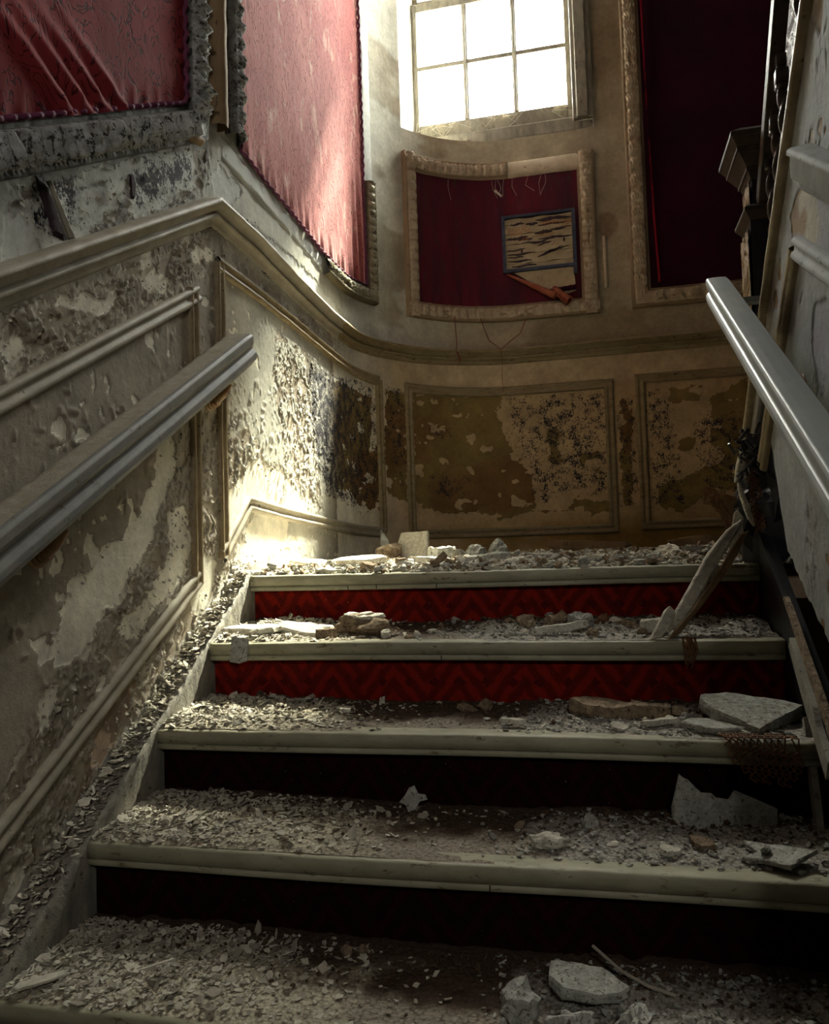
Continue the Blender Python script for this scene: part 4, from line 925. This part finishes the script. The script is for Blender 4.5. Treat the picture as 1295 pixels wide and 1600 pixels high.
def tread_h(k):
    y0 = k*G; left = (.50, .50, .34, .30)[k]; right = (.86, .84, .80, .62)[k]; pk = (.010, .013, .013, .014)[k]; bk = (.012, .012, .016, .024)[k]
    def hf(X, Y):
        q = (Y-y0)/G; n = fbm(X*22, Y*22, 4, k+1); nn = vn(X*120, Y*120, k)
        L = smooth(left+.18, left-.22, X+.25*(n-.5))*smooth(.02, .16, q); B = smooth(.34, .85, q+.35*(n-.5)); R_ = smooth(right, right+.18, X+.25*(n-.5))*smooth(.10, .32, q)
        return -.001+pk*L*(.4+n)+bk*B*(.5+n*.8)+.008*R_*(.3+n)+.003*(nn-.4)*np.clip(L+B+R_, 0, 1)
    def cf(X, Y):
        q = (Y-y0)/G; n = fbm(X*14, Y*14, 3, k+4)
        c = lerp(C3(GRY, X), C3(BRN_SHADE, X), smooth(.34, .55, q+.3*(n-.5))); c = lerp(c, C3(PALE, X), smooth(left+.12, left-.12, X+.4*(n-.5))*smooth(1.0, .75, q)); c = lerp(c, C3(CRB, X), smooth(right, right+.12, X+.3*(n-.5))*.8*smooth(1.05, .7, q)); return c  # tread backs: brown dust, darkened to carry the shadow under the nosing
    return hf, cf
WHERE = ('lowest step in view', 'second step', 'third step', 'fourth step, just below the landing')
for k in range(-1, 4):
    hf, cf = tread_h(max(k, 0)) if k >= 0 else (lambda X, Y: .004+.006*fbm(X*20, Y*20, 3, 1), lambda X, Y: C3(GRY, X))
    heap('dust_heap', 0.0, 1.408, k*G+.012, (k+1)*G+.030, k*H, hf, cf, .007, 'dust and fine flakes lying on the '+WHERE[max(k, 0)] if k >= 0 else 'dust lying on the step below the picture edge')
def lh(X, Y):
    q = Y-1.07; n = fbm(X*9, Y*9, 4, 3); n2 = vn(X*50, Y*50, 4)
    return -.002+smooth(.0, .12, q)*(.008+.020*smooth(.1, 1.2, q)*(.4+n)+.010*n2*(n > .4))
def lc(X, Y):
    n = fbm(X*7, Y*7, 3, 5); c = lerp(C3(PALE, X), C3(GRY, X), smooth(.45, .65, n)); c = lerp(c, C3((.10, .07, .04), X), smooth(2.5, 2.9, Y+.3*(n-.5))*smooth(.3, 1.0, X)); return c
heap('rubble_bed', -.05, 2.9, 1.07, 3.0, LAND, lh, lc, .012, 'bed of plaster dust and crumbs covering the landing')
def chips(name, n, posf, size, m, label, seed, thick=.12, tilt=.5, zlift=.5, cat='flakes', parent=None):
    r = random.Random(seed); V = []; F = []
    for _ in range(n):
        p = posf(r)
        if p is None: continue
        x, y, z = p; s = size*math.exp(r.gauss(0, .38)); k = r.choice((4, 5, 5, 6)); a0 = r.uniform(0, 6.3); el = r.uniform(.4, 1.); t = s*thick*r.uniform(.6, 1.6)
        ax = r.uniform(0, 6.3); ti = abs(r.gauss(0, tilt)); R = Matrix.Rotation(ax, 3, 'Z') @ Matrix.Rotation(ti, 3, 'X') @ Matrix.Rotation(r.uniform(0, 6.3), 3, 'Z'); b = len(V)
        ring = []
        for i in range(k):
            q = a0+2*math.pi*i/k; rr = s*r.uniform(.65, 1.1); ring.append((rr*math.cos(q), rr*el*math.sin(q)))
        zz = z+s*math.sin(ti)*zlift; cup = r.uniform(-.15, .2)*s
        for dz in (0, t):
            for i, (u, v) in enumerate(ring): w = R @ Vector((u, v, dz+cup*(i % 2))); V.append((x+w.x, y+w.y, zz+w.z+.001))
        F.append(tuple(b+k+i for i in range(k))); F.append(tuple(b+i for i in range(k))[::-1]); F += [(b+i, b+(i+1) % k, b+k+(i+1) % k, b+k+i) for i in range(k)]
    o = mesh_obj(name, V, F, m, parent); return tag(o, label, cat, kind='stuff')
def hz(k, x, y):
    hf, _ = tread_h(k); return k*H+float(hf(np.array([[x]]), np.array([[y]]))[0, 0])
def lz(x, y): return LAND+float(lh(np.array([[x]]), np.array([[y]]))[0, 0])
for k in range(4):
    left = (.50, .50, .40, .34)[k]; right = (.86, .84, .80, .62)[k]
    def pl_(r, k=k, left=left):
        x = abs(r.gauss(0, left*.5)); y = k*G+G*r.betavariate(1.4, 1.2)*.97+.012
        if x > 1.38: return None
        return (x+.004, y, hz(k, x, y))
    def pr_(r, k=k, right=right):
        x = r.uniform(right-.12, 1.39); y = k*G+G*r.uniform(.12, 1.); 
        if r.random() > smooth(right-.15, right+.15, np.array(x)): return None
        return (x, y, hz(k, x, y))
    def pb_(r, k=k):
        x = r.uniform(.05, 1.38); y = k*G+G*(1-abs(r.gauss(0, .22)));
        return None if y < k*G+.05 else (x, y, hz(k, x, y))
    chips('paint_chips', 1700, pl_, .0056, M['chip'], 'fallen paint flakes heaped at the left end of the '+WHERE[k], 20+k, .10, .45)
    chips('paint_chips', 800, pl_, .0060, M['chip_d'], 'taupe paint flakes mixed in the heap at the left of the '+WHERE[k], 30+k, .10, .5)
    chips('plaster_crumbs', 620, pr_, .0046, M['plaster_g'], 'plaster crumbs spread over the right half of the '+WHERE[k], 40+k, .30, .4, cat='crumbs')
    chips('brown_crumbs', 1000, pb_, .0032, M['browndust_shade'], 'dark crumbs gathered against the riser at the back of the '+WHERE[k], 50+k, .6, .6, cat='crumbs')
def in_room(x, y, d=.0): return x > XL+d and (x > .64 or y < 2.25 or ((x-.64)/(.70-d))**2+((y-2.25)/(.80-d))**2 < 1)
def pland(r):
    x = r.uniform(.0, 1.9); y = 1.075+abs(r.gauss(0, .55)); 
    return None if y > 2.95 or not in_room(x, y, .03) else (x, y, lz(x, y))
chips('plaster_crumbs', 3000, pland, .0085, M['plaster'], 'plaster fragments scattered over the landing', 61, .35, .45, cat='crumbs')
chips('plaster_crumbs', 1300, pland, .010, M['plaster_g'], 'greyish plaster fragments scattered over the landing', 62, .35, .5, cat='crumbs')
chips('brown_crumbs', 1000, pland, .009, M['plaster_b'], 'brown mortar fragments scattered over the landing', 63, .6, .6, cat='crumbs')
def pstr(r):
    y = r.uniform(.0, 1.12); x = r.uniform(XL+.012, -.005); return (x, y, .626*min(y, 1.05)+.008)
chips('paint_chips', 1100, pstr, .0062, M['chip_d'], 'paint flakes caught along the left string board', 64, .10, .55, .8)
def prail(r):
    y = 1.03-2.0*r.random(); x = r.uniform(-.035, .004); return (x, y, zl(y)+.062)
def edge_l(r):
    y = r.uniform(-.1, 1.1); x = XL+.010+abs(r.gauss(0, .02)); return (x, y, .626*min(y, 1.06)+.022)
chips('paint_chips', 800, edge_l, .0065, M['chip'], 'pale flakes wedged between wall and string board', 66, .10, .6, .8)

# ------------------------------------------------------------------ individual pieces of rubble
def outline(r, n, a, b, jag=.22):
    return [(a*.5*math.cos(2*math.pi*i/n+.2)*r.uniform(1-jag, 1+jag*.5), b*.5*math.sin(2*math.pi*i/n+.2)*r.uniform(1-jag, 1+jag*.5)) for i in range(n)]
def ranked(o, m, base):
    RANK.setdefault((base, {'broken_plaster': 'white', 'brown_plaster': 'brown', 'grey_plaster': 'grey'}[m.name]), []).append(o)
def slab(label, loc, size, rot, m, seed, pts=None, name='plaster_slab', cat='plaster', group=None, cuts=2, rough=.10):
    r = random.Random(seed); a, b, c = size
    pts = pts or outline(r, 9, a, b, .28); bm = bmesh.new(); n = len(pts); rings = []
    for sc, z in ((.93, 0), (1.0, .22*c), (.985, .78*c), (.93, c)):
        rings.append([bm.verts.new((x*sc*(1+r.uniform(-.03, .03)), y*sc*(1+r.uniform(-.03, .03)), z)) for x, y in pts])
    bm.faces.new(rings[0][::-1]); bm.faces.new(rings[3])
    for q in range(3):
        for i in range(n): bm.faces.new((rings[q][i], rings[q][(i+1) % n], rings[q+1][(i+1) % n], rings[q+1][i]))
    bmesh.ops.triangulate(bm, faces=[f for f in bm.faces if len(f.verts) > 4])
    if cuts: bmesh.ops.subdivide_edges(bm, edges=bm.edges[:], cuts=cuts, use_grid_fill=True)
    P = np.array([v.co[:] for v in bm.verts]); q = 22./max(a, b)*.25
    N1 = fbm(P[:, 0]*q+seed, P[:, 1]*q+P[:, 2]*q, 3, seed % 9)-.5; N2 = fbm(P[:, 1]*q+seed*2, P[:, 2]*q*1.3+P[:, 0]*q, 3, (seed+3) % 9)-.5
    for v, x, y in zip(bm.verts, N1, N2): v.co += Vector((x*rough*.6*min(a, b), y*rough*.6*min(a, b), (x+y)*rough*c*3))
    me = bpy.data.meshes.new(name); bm.to_mesh(me); bm.free(); o = link(name, me, m)
    o.rotation_euler = [math.radians(t) for t in rot]; o.location = loc
    if group: ranked(o, m, label)
    return tag(o, label, cat, group)
def lump(label, loc, size, m, seed, name='plaster_lump', group=None, rot=None):
    r = random.Random(seed); bm = bmesh.new(); bmesh.ops.create_icosphere(bm, subdivisions=3 if max(size) > .05 else 2, radius=.5)
    P = np.array([v.co[:] for v in bm.verts]); N = fbm(P[:, 0]*4+seed, P[:, 1]*4+P[:, 2]*3.3, 4, seed % 9)
    for v, n in zip(bm.verts, N): v.co = Vector((v.co.x*size[0], v.co.y*size[1], max(v.co.z, -.42)*size[2]))*(.30+1.35*n)
    me = bpy.data.meshes.new(name); bm.to_mesh(me); bm.free(); o = link(name, me, m); o.rotation_euler = (0, 0, rot if rot is not None else r.uniform(0, 3))
    o.location = (loc[0], loc[1], loc[2]+size[2]*.30)
    if group: ranked(o, m, label)
    return tag(o, label, 'plaster', group)
RANK = {}
ORD = 'first second third fourth fifth sixth seventh eighth ninth tenth eleventh twelfth thirteenth fourteenth fifteenth sixteenth seventeenth eighteenth nineteenth twentieth'.split()
def rank_labels():
    """the many small pieces: singled out by colour and by their order from the left on their step"""
    for (base, colour), L in RANK.items():
        L.sort(key=lambda o: _r.dot(o.location-cam.location)/_f.dot(o.location-cam.location))
        for i, o in enumerate(L): o['label'] = ('leftmost' if i == 0 else ('rightmost' if i == len(L)-1 else ORD[i]))+(' ' if i in (0, len(L)-1) else ' from the left ')[0]+colour+' '+base.replace('small ', 'small ', 1)+(', counted from the left' if 0 < i < len(L)-1 else '')
PP, PB_, PG = M['plaster'], M['plaster_b'], M['plaster_g']
# on the landing
slab('square pale plaster slab propped upright on the landing, left of centre', (.305, 1.93, lz(.30, 1.93)+.052), (.155, .135, .024), (66, 4, -22), PP, 1, pts=[(-.075, -.05), (-.035, -.065), (.03, -.060), (.078, -.055), (.062, .02), (.045, .066), (-.02, .058), (-.078, .052), (-.08, 0)], rough=.04)
slab('thin pointed plaster splinter leaning left of the propped slab', (.165, 1.98, lz(.16, 1.98)+.060), (.03, .15, .014), (58, 0, 30), PG, 2, pts=[(-.018, -.07), (.02, -.065), (.016, .02), (-.006, .075), (-.018, .01)])
lump('rusty brown crumbling lump beside the propped slab', (.215, 1.88, lz(.2, 1.88)), (.11, .07, .07), PB_, 3)
slab('long flat white slab at the front of the landing, left', (.275, 1.28, lz(.27, 1.28)+.012), (.20, .10, .018), (9, -3, 4), PP, 4, rough=.05)
slab('long narrow cream slab to the left of the flat white one', (.10, 1.34, lz(.09, 1.34)+.010), (.20, .08, .018), (8, 6, -14), PP, 5)
slab('small pale slab lying flat near the left wall', (-.0, 1.24, lz(0, 1.24)+.001), (.10, .06, .010), (0, 3, 20), PP, 6)
slab('thin plaster strip lying level behind the propped slab', (.395, 2.05, lz(.4, 2.05)+.012), (.16, .04, .018), (3, 0, 6), PP, 7)
slab('block of grey plaster showing a brick imprint, centre left', (.455, 1.72, lz(.45, 1.72)+.004), (.125, .07, .052), (10, 0, 5), PG, 8)
lump('rounded grey lump next to the imprinted block', (.56, 1.84, lz(.56, 1.84)), (.10, .06, .055), PG, 9)
lump('angular grey lump, tallest of the landing rubble centre', (.64, 1.86, lz(.64, 1.86)), (.10, .06, .070), PG, 10)
slab('flat cream piece in front of the imprinted block', (.475, 1.42, lz(.47, 1.42)+.002), (.13, .06, .018), (3, 4, 12), PP, 11)
lump('pinkish lump just left of the flat cream piece', (.39, 1.40, lz(.39, 1.40)), (.07, .04, .03), PB_, 12)
slab('wedge of plaster in the middle of the landing front', (.66, 1.48, lz(.66, 1.48)+.002), (.17, .06, .030), (6, -6, 8), PG, 13)
slab('long low piece near the middle of the landing', (.80, 1.60, lz(.80, 1.60)), (.14, .05, .022), (0, 4, -5), PG, 14)
slab('dark timber fragment against the foot of the back wall', (.95, 2.72, lz(.95, 2.72)), (.36, .07, .045), (8, 4, -4), M['brownwood'], 15)
slab('second dark fragment against the wall foot, further right', (1.42, 2.74, lz(1.42, 2.74)), (.30, .07, .050), (0, -5, 5), M['brownwood'], 16)
slab('flat white tile-like piece at the landing edge, right of centre', (1.005, 1.26, lz(1., 1.26)+.001), (.075, .05, .014), (0, 3, 4), PP, 17)
slab('second white tile-like piece, touching the first on its right', (1.075, 1.24, lz(1.07, 1.24)+.001), (.065, .04, .012), (0, -3, -6), PP, 18)
lump('big rounded white lump at the right end of the landing', (1.22, 1.52, lz(1.22, 1.52)), (.13, .07, .055), PP, 19)
slab('thin grey slat resting across the lumps at the right end', (1.335, 1.50, lz(1.33, 1.50)+.01), (.14, .035, .020), (3, 8, 10), PG, 20)
slab('small upright chip standing at the right of the landing rubble', (1.37, 1.42, lz(1.37, 1.42)), (.03, .05, .012), (70, 20, 20), PB_, 21)
for i in range(26):
    x = random.uniform(.05, 1.6); y = random.uniform(1.12, 2.5); lump('small lump in the rubble on the landing', (x, y, lz(x, y)-.004), (random.uniform(.02, .05), random.uniform(.018, .035), random.uniform(.014, .026)), random.choice((PP, PG, PB_)), 100+i, group='small lumps on the landing')
for i in range(16):
    x = random.uniform(.05, 1.4); y = random.uniform(1.10, 1.9); slab('small flat piece in the rubble on the landing', (x, y, lz(x, y)-.001), (random.uniform(.04, .09), random.uniform(.03, .05), random.uniform(.008, .016)), (random.uniform(-8, 8), random.uniform(-10, 10), random.uniform(0, 180)), random.choice((PP, PP, PG)), 140+i, group='small flat pieces on the landing', cuts=1)
# fourth step (just below the landing)
z4 = 3*H
slab('curled pale slab at the far left of the fourth step', (.085, .885, z4+.018), (.19, .085, .016), (6, -2, -12), PP, 30, rough=.12)
slab('long smooth slab lying behind the curled one on the fourth step', (.185, .975, z4+.020), (.30, .07, .014), (8, 5, -6), PP, 31)
slab('thick slab tilted towards the viewer, showing its brown edge', (.225, .895, z4+.008), (.16, .075, .022), (16, 10, -14), PP, 32)
lump('rough brown and white clod in the middle left of the fourth step', (.385, .925, z4+.006), (.165, .085, .062), PB_, 33, rot=.1)
slab('flaky crust lying on top of the brown clod', (.385, .925, z4+.050), (.13, .065, .010), (6, 3, 5), PP, 34, rough=.3)
lump('white pebble-like lump right of the brown clod', (.462, .862, z4+.004), (.045, .03, .026), PP, 35)
slab('torn paper-like flap hanging over the nosing of the fourth step', (.088, .786, z4-.018), (.052, .062, .003), (84, 0, 4), PG, 36, pts=[(-.026, -.03), (.0, -.034), (.022, -.028), (.026, .028), (-.014, .034), (-.022, .03)], rough=.02)
slab('brown wedge under the far edge of the long slab', (.30, .86, z4+.004), (.06, .04, .022), (0, 0, 20), PB_, 37)
lump('large grey brown lump right of centre on the fourth step', (.815, .975, z4+.008), (.085, .05, .050), PB_, 38)
lump('rounded brown lump, middle of the group on the fourth step', (.895, .99, z4+.008), (.09, .05, .055), PB_, 39)
slab('flat grey stone leaning on the brown lumps', (.955, .985, z4+.010), (.065, .04, .040), (30, 0, 8), PG, 40)
lump('small reddish lump right of the leaning grey stone', (1.01, .985, z4+.008), (.050, .04, .048), M['rust'], 41)
slab('white strip of plaster lying diagonally in front of the brown lumps', (.905, .880, z4+.012), (.155, .024, .018), (0, -8, 9), PP, 42)
slab('flat brownish piece near the right of the fourth step', (1.06, .98, z4+.008), (.08, .045, .022), (5, 0, -4), PB_, 43)
slab('pale block left of the two upright shards', (1.135, .885, z4+.010), (.075, .05, .030), (0, -7, 8), PP, 44)
for i in range(22):
    x = random.choice((random.uniform(.6, 1.2), random.uniform(.45, 1.25))); y = random.uniform(.85, 1.03); lump('small lump among the crumbs on the fourth step', (x, y, hz(3, x, y)-.003), (random.uniform(.018, .04), random.uniform(.015, .03), random.uniform(.014, .026)), random.choice((PP, PG, PB_, PB_)), 200+i, group='small lumps on the fourth step')
# third step
z3 = 2*H
slab('broad brown slab with a pale edge on the third step', (1.005, .700, z3+.010), (.155, .075, .032), (5, 3, -8), PB_, 50, pts=[(-.077, -.01), (-.03, -.036), (.05, -.032), (.077, -.016), (.055, .02), (-.005, .037), (-.05, .022)])
slab('pale topped block right of the broad brown slab', (1.105, .690, z3+.010), (.095, .045, .028), (3, 2, -2), PB_, 51, pts=[(-.046, -.02), (.044, -.022), (.047, .018), (-.043, .022)])
lump('small brown lump at the right end of the pale topped block', (1.170, .695, z3+.010), (.04, .04, .028), PB_, 52)
slab('largest broken slab, grey white, lying tilted at the right of the third step', (1.305, .645, z3+.012), (.20, .19, .028), (17, 4, -6), PG, 53, pts=[(-.105, .03), (-.098, .055), (-.05, .075), (.03, .068), (.11, .050), (.06, -.02), (.012, -.080), (-.03, -.05), (-.075, -.02)], cuts=3, rough=.06)
slab('flat grey rubble bed under the largest slab', (1.225, .605, z3+.004), (.13, .08, .014), (2, 3, -20), PG, 54)
slab('narrow pale strip in front of the pale topped block', (1.125, .615, z3+.010), (.09, .022, .012), (0, -5, 12), PP, 55)
slab('small tilted white shard before the broad slab', (1.035, .592, z3+.006), (.045, .03, .008), (25, 10, 20), PP, 56)
slab('small cream plate left of centre right on the third step', (.815, .612, z3+.008), (.06, .03, .010), (0, 3, 5), PP, 57)
lump('brown pair lump near the riser, centre of the third step', (.735, .745, z3+.008), (.05, .03, .032), PB_, 58)
slab('leaning brown chips left of the centre lump', (.690, .730, z3+.008), (.05, .03, .014), (18, 20, 30), PB_, 59)
slab('pale upright sliver against the red riser of the fourth step', (.477, .762, z3+.020), (.018, .032, .006), (78, 0, -10), PP, 60, pts=[(-.009, -.016), (.009, -.012), (.006, .016), (-.006, .012)])
slab('flat cream piece left of the upright sliver', (.400, .700, z3+.010), (.055, .03, .010), (4, 3, -3), PP, 61)
slab('long taupe paint sheet lying at the back left of the third step', (.175, .735, z3+.016), (.16, .05, .006), (4, 3, -3), M['chip_d'], 62)
slab('tiny bright white chip standing at the left of the third step', (.200, .540, z3+.016), (.020, .026, .004), (40, 20, -30), PP, 63)
for i in range(16):
    x = random.uniform(.85, 1.38); y = random.uniform(.57, .74); lump('small lump among the crumbs on the third step', (x, y, hz(2, x, y)-.003), (random.uniform(.014, .03), random.uniform(.012, .025), random.uniform(.010, .018)), random.choice((PP, PG, PB_)), 230+i, group='small lumps on the third step')
# second step
z2 = H
lump('smooth white pebble-shaped lump on the second step', (.895, .360, z2+.004), (.075, .05, .034), PP, 70, rot=.1)
lump('angular stone near the riser, right of the white pebble-shaped lump', (.972, .455, z2+.006), (.038, .03, .032), PG, 71)
slab('ragged star-shaped flake standing against the riser of the second step', (.610, .505, z2+.034), (.055, .055, .006), (74, 0, 5), PG, 72, pts=[(-.010, -.028), (.004, -.020), (.014, -.004), (.030, .000), (.026, .010), (.010, .012), (.002, .028), (-.010, .024), (-.018, .008), (-.030, -.006), (-.016, -.012)], rough=.03)
lump('small round brown pebble between the flake and the white lump', (.838, .440, z2+.006), (.026, .02, .020), PB_, 73)
slab('large torn plaster sheet standing on the second step, ragged top edge', (1.215, .485, z2+.002), (.21, .12, .010), (82, 0, 4), M['plaster_g'], 74, pts=[(-.088, -.0), (-.086, .045), (-.072, .105), (-.055, .098), (-.030, .072), (-.012, .070), (-.004, .062), (.018, .060), (.032, .078), (.070, .062), (.105, .045), (.104, .012), (.06, -.002), (.0, -.004)], cuts=2, rough=.02)
slab('flat grey piece lying at the far right of the second step', (1.285, .335, z2+.014), (.13, .085, .008), (8, -4, -20), PG, 75, pts=[(-.06, .038), (-.015, .032), (.065, .028), (.045, -.01), (.03, -.042), (-.015, -.03), (-.05, -.024), (-.03, .0)])
lump('knobbly chunk lying on the flat grey piece', (1.268, .335, z2+.024), (.024, .02, .014), PG, 76)
slab('pale slab in the crumbs left of the torn sheet', (1.110, .345, z2+.008), (.045, .03, .010), (5, 8, 10), PP, 77)
slab('brown slice of plaster in front of the torn sheet', (1.170, .385, z2+.010), (.05, .03, .012), (20, 10, -30), PB_, 78)
for i in range(22):
    x = random.uniform(.95, 1.38); y = random.uniform(.30, .46); lump('small lump among the crumbs on the second step', (x, y, hz(1, x, y)-.003), (random.uniform(.010, .026), random.uniform(.010, .020), random.uniform(.008, .016)), random.choice((PP, PG, PG)), 260+i, group='small lumps on the second step')
# lowest step in view
z1_ = 0.
slab('thick slab lying across lumps on the lowest step, right of centre', (.965, .150, z1_+.028), (.13, .075, .020), (14, 3, -6), PG, 80, pts=[(-.058, -.01), (-.06, .028), (-.03, .034), (.02, .030), (.068, .002), (.055, -.012), (.02, -.032), (-.035, -.030)])
lump('knobbly grey chunk left of the thick slab on the lowest step', (.862, .105, z1_+.006), (.066, .055, .052), PG, 81)
lump('stony lump under the near edge of the thick slab', (.945, .085, z1_+.004), (.065, .04, .030), PG, 82)
lump('broad grey lump at the bottom edge, right of the thick slab', (1.035, .075, z1_+.006), (.080, .045, .046), PG, 83)
lump('small knob standing behind the thick slab', (.925, .205, z1_+.006), (.024, .022, .040), PG, 84)
lump('left one of two little pale stones at the back of the lowest step', (.550, .222, z1_+.012), (.022, .018, .024), PB_, 85)
lump('right one of two little pale stones at the back of the lowest step', (.574, .230, z1_+.012), (.018, .016, .024), PB_, 86)
slab('pale wooden stick lying in the flakes at the left of the lowest step', (.235, .125, z1_+.014), (.090, .008, .006), (0, -3, 42), M['chip'], 87)
slab('second short stick further right in the flakes of the lowest step', (.312, .155, z1_+.012), (.060, .006, .005), (0, 0, 48), M['chip'], 88)
slab('broad pale paint strip at the left edge of the lowest step', (.060, .045, z1_+.014), (.10, .03, .005), (3, -4, 42), M['chip'], 89)
t = MB(); t.tube([(.975, .235, .055), (1.02, .20, .035), (1.06, .175, .028), (1.10, .165, .022)], .0028, 6); tag(t.build('twig', M['chip_d']), 'thin bent stick leaning in the dark at the right of the lowest step', 'stick')
for i in range(12):
    x = random.uniform(.78, 1.38); y = random.uniform(.03, .16); lump('small lump among the crumbs on the lowest step', (x, y, hz(0, x, y)-.003), (random.uniform(.014, .03), random.uniform(.012, .025), random.uniform(.012, .020)), random.choice((PP, PG)), 290+i, group='small lumps on the lowest step')

# fallen sheets and torn wire lath at the right end of the stairs
def shard(label, pts, thick, m, name='plaster_shard', push=(0, 1, 0), cat='plaster'):
    P = [Vector(p) for p in pts]; c = sum(P, Vector())/len(P); d = Vector(push).normalized()*thick
    b = MB(); b.prism(P, [p+d for p in P]); o = b.build(name, m); bevel(o, thick*.18, 1); return tag(o, label, cat)
shard('long plaster board fragment leaning from the fourth step up to the right, ragged lower edge', [(1.160, .83, .505), (1.165, .84, .530), (1.215, .90, .600), (1.275, .96, .690), (1.330, 1.0, .748), (1.372, 1.03, .775), (1.368, 1.03, .752), (1.325, .99, .700), (1.290, .95, .650), (1.262, .92, .605), (1.225, .88, .560), (1.192, .85, .525)], .024, PP)
shard('splintered brown lath along the underside of the leaning board', [(1.135, .80, .470), (1.150, .81, .488), (1.215, .86, .550), (1.290, .93, .640), (1.36, 1.0, .735), (1.385, 1.02, .745), (1.33, .955, .660), (1.26, .89, .580), (1.19, .84, .505)], .012, M['brownwood'], 'lath_strip', cat='lath')
shard('small upright plaster shard leaning against the long board', [(1.115, .80, .492), (1.155, .82, .560), (1.168, .82, .572), (1.182, .83, .556), (1.172, .82, .530), (1.145, .80, .500)], .018, PP)
shard('white rounded slab tip standing highest at the broken wall end', [(1.362, 1.06, .868), (1.374, 1.06, .875), (1.392, 1.06, .912), (1.396, 1.06, .948), (1.388, 1.06, .962), (1.378, 1.06, .952), (1.368, 1.06, .912)], .022, PP)
shard('narrow white blade of plaster below the rounded tip', [(1.366, 1.05, .868), (1.372, 1.05, .870), (1.392, 1.05, .815), (1.410, 1.05, .760), (1.402, 1.05, .752), (1.388, 1.05, .772), (1.372, 1.05, .830)], .016, PP)
shard('smooth cream sheet at the foot of the blade', [(1.340, 1.07, .690), (1.338, 1.07, .712), (1.350, 1.07, .750), (1.358, 1.07, .790), (1.366, 1.07, .800), (1.386, 1.07, .772), (1.408, 1.07, .756), (1.372, 1.07, .722), (1.352, 1.07, .700)], .012, PP)
def lathmesh(label, f, nu, nv, r, m, keep=None):
    """expanded metal lath: a diamond lattice of rusty strands on the surface f(u, v)"""
    mb = MB()
    for i in range(nu):
        for j in range(nv):
            if keep and not keep(i/nu, j/nv): continue
            a = f(i/nu, (j+.5)/nv); b = f((i+.5)/nu, j/nv); c = f((i+1)/nu, (j+.5)/nv); d = f((i+.5)/nu, (j+1)/nv)
            for p, q in ((a, b), (b, c), (c, d), (d, a)): mb.tube([p, q], r, 3)
    return tag(mb.build('wire_lath', m), label, 'wire lath')
rr_ = random.Random(4)
def fm1(u, v):
    x = 1.225+.135*u+.03*v; q = v*.11; y0 = 2*G; 
    return (x+.004*math.sin(40*v), y0+(.03-q if q < .036 else -.006)-.004*abs(math.sin(9*u))-.010*v, 2*H+(.008 if q < .036 else .008-(q-.036)*1.05-.02*u))
lathmesh('torn rusty wire lath draped over the nosing of the third step', fm1, 11, 8, .0018, M['rust'], lambda u, v: rr_.random() > .06 and v < .75+.3*math.sin(u*4))
def fm2(u, v): return (1.29+.085*u, 1.10-.02*u+.03*v, .865-.10*u-.045*v+.02*math.sin(u*5))
lathmesh('rusty ochre lath mesh sticking out to the left at the broken wall end', fm2, 9, 5, .0020, M['rust'], lambda u, v: rr_.random() > .05)
t = shard('ochre plaster backing caught in the sticking-out lath', [(1.292, 1.125, .850), (1.300, 1.12, .870), (1.345, 1.11, .845), (1.372, 1.105, .835), (1.378, 1.10, .790), (1.350, 1.11, .765), (1.325, 1.12, .800)], .008, M['bracket'], 'plaster_shard')
def fm3(u, v): return (1.385+.03*u+.02*v, 1.045, .885-.15*v+.02*u)
lathmesh('orange rusted lath strip right of the white blade', fm3, 4, 12, .0020, M['rust'], lambda u, v: rr_.random() > .08)
mb = MB()
for k in range(11):
    x = 1.185+.035*rr_.random(); z = 3*H-.004; mb.tube([(x, .780, z+.012), (x+rr_.uniform(-.01, .01), .776, z-.018), (x+rr_.uniform(-.012, .012), .774, z-rr_.uniform(.03, .062))], [.003, .0022, .0012], 5)
tag(mb.build('plaster_tatters', M['rust']), 'rusty tatters hanging over the nosing under the leaning board', 'tatters', kind='stuff')
mb = MB()
for k in range(90):
    x = rr_.uniform(1.37, 1.44); y = rr_.uniform(.98, 1.15); z = .885+.11*rr_.random(); mb.tube([(x, y, z), (x+rr_.uniform(-.03, .03), y+rr_.uniform(-.03, .02), z+rr_.uniform(-.04, .03))], rr_.uniform(.002, .006), 4)
tag(mb.build('broken_fibres', M['black']), 'tangle of blackened plaster fibres at the broken wall end', 'fibres', kind='stuff')
lump('black wet clod filling the hole beneath the broken wall end', (1.425, 1.10, .70), (.11, .20, .26), M['black'], 400)

rank_labels()
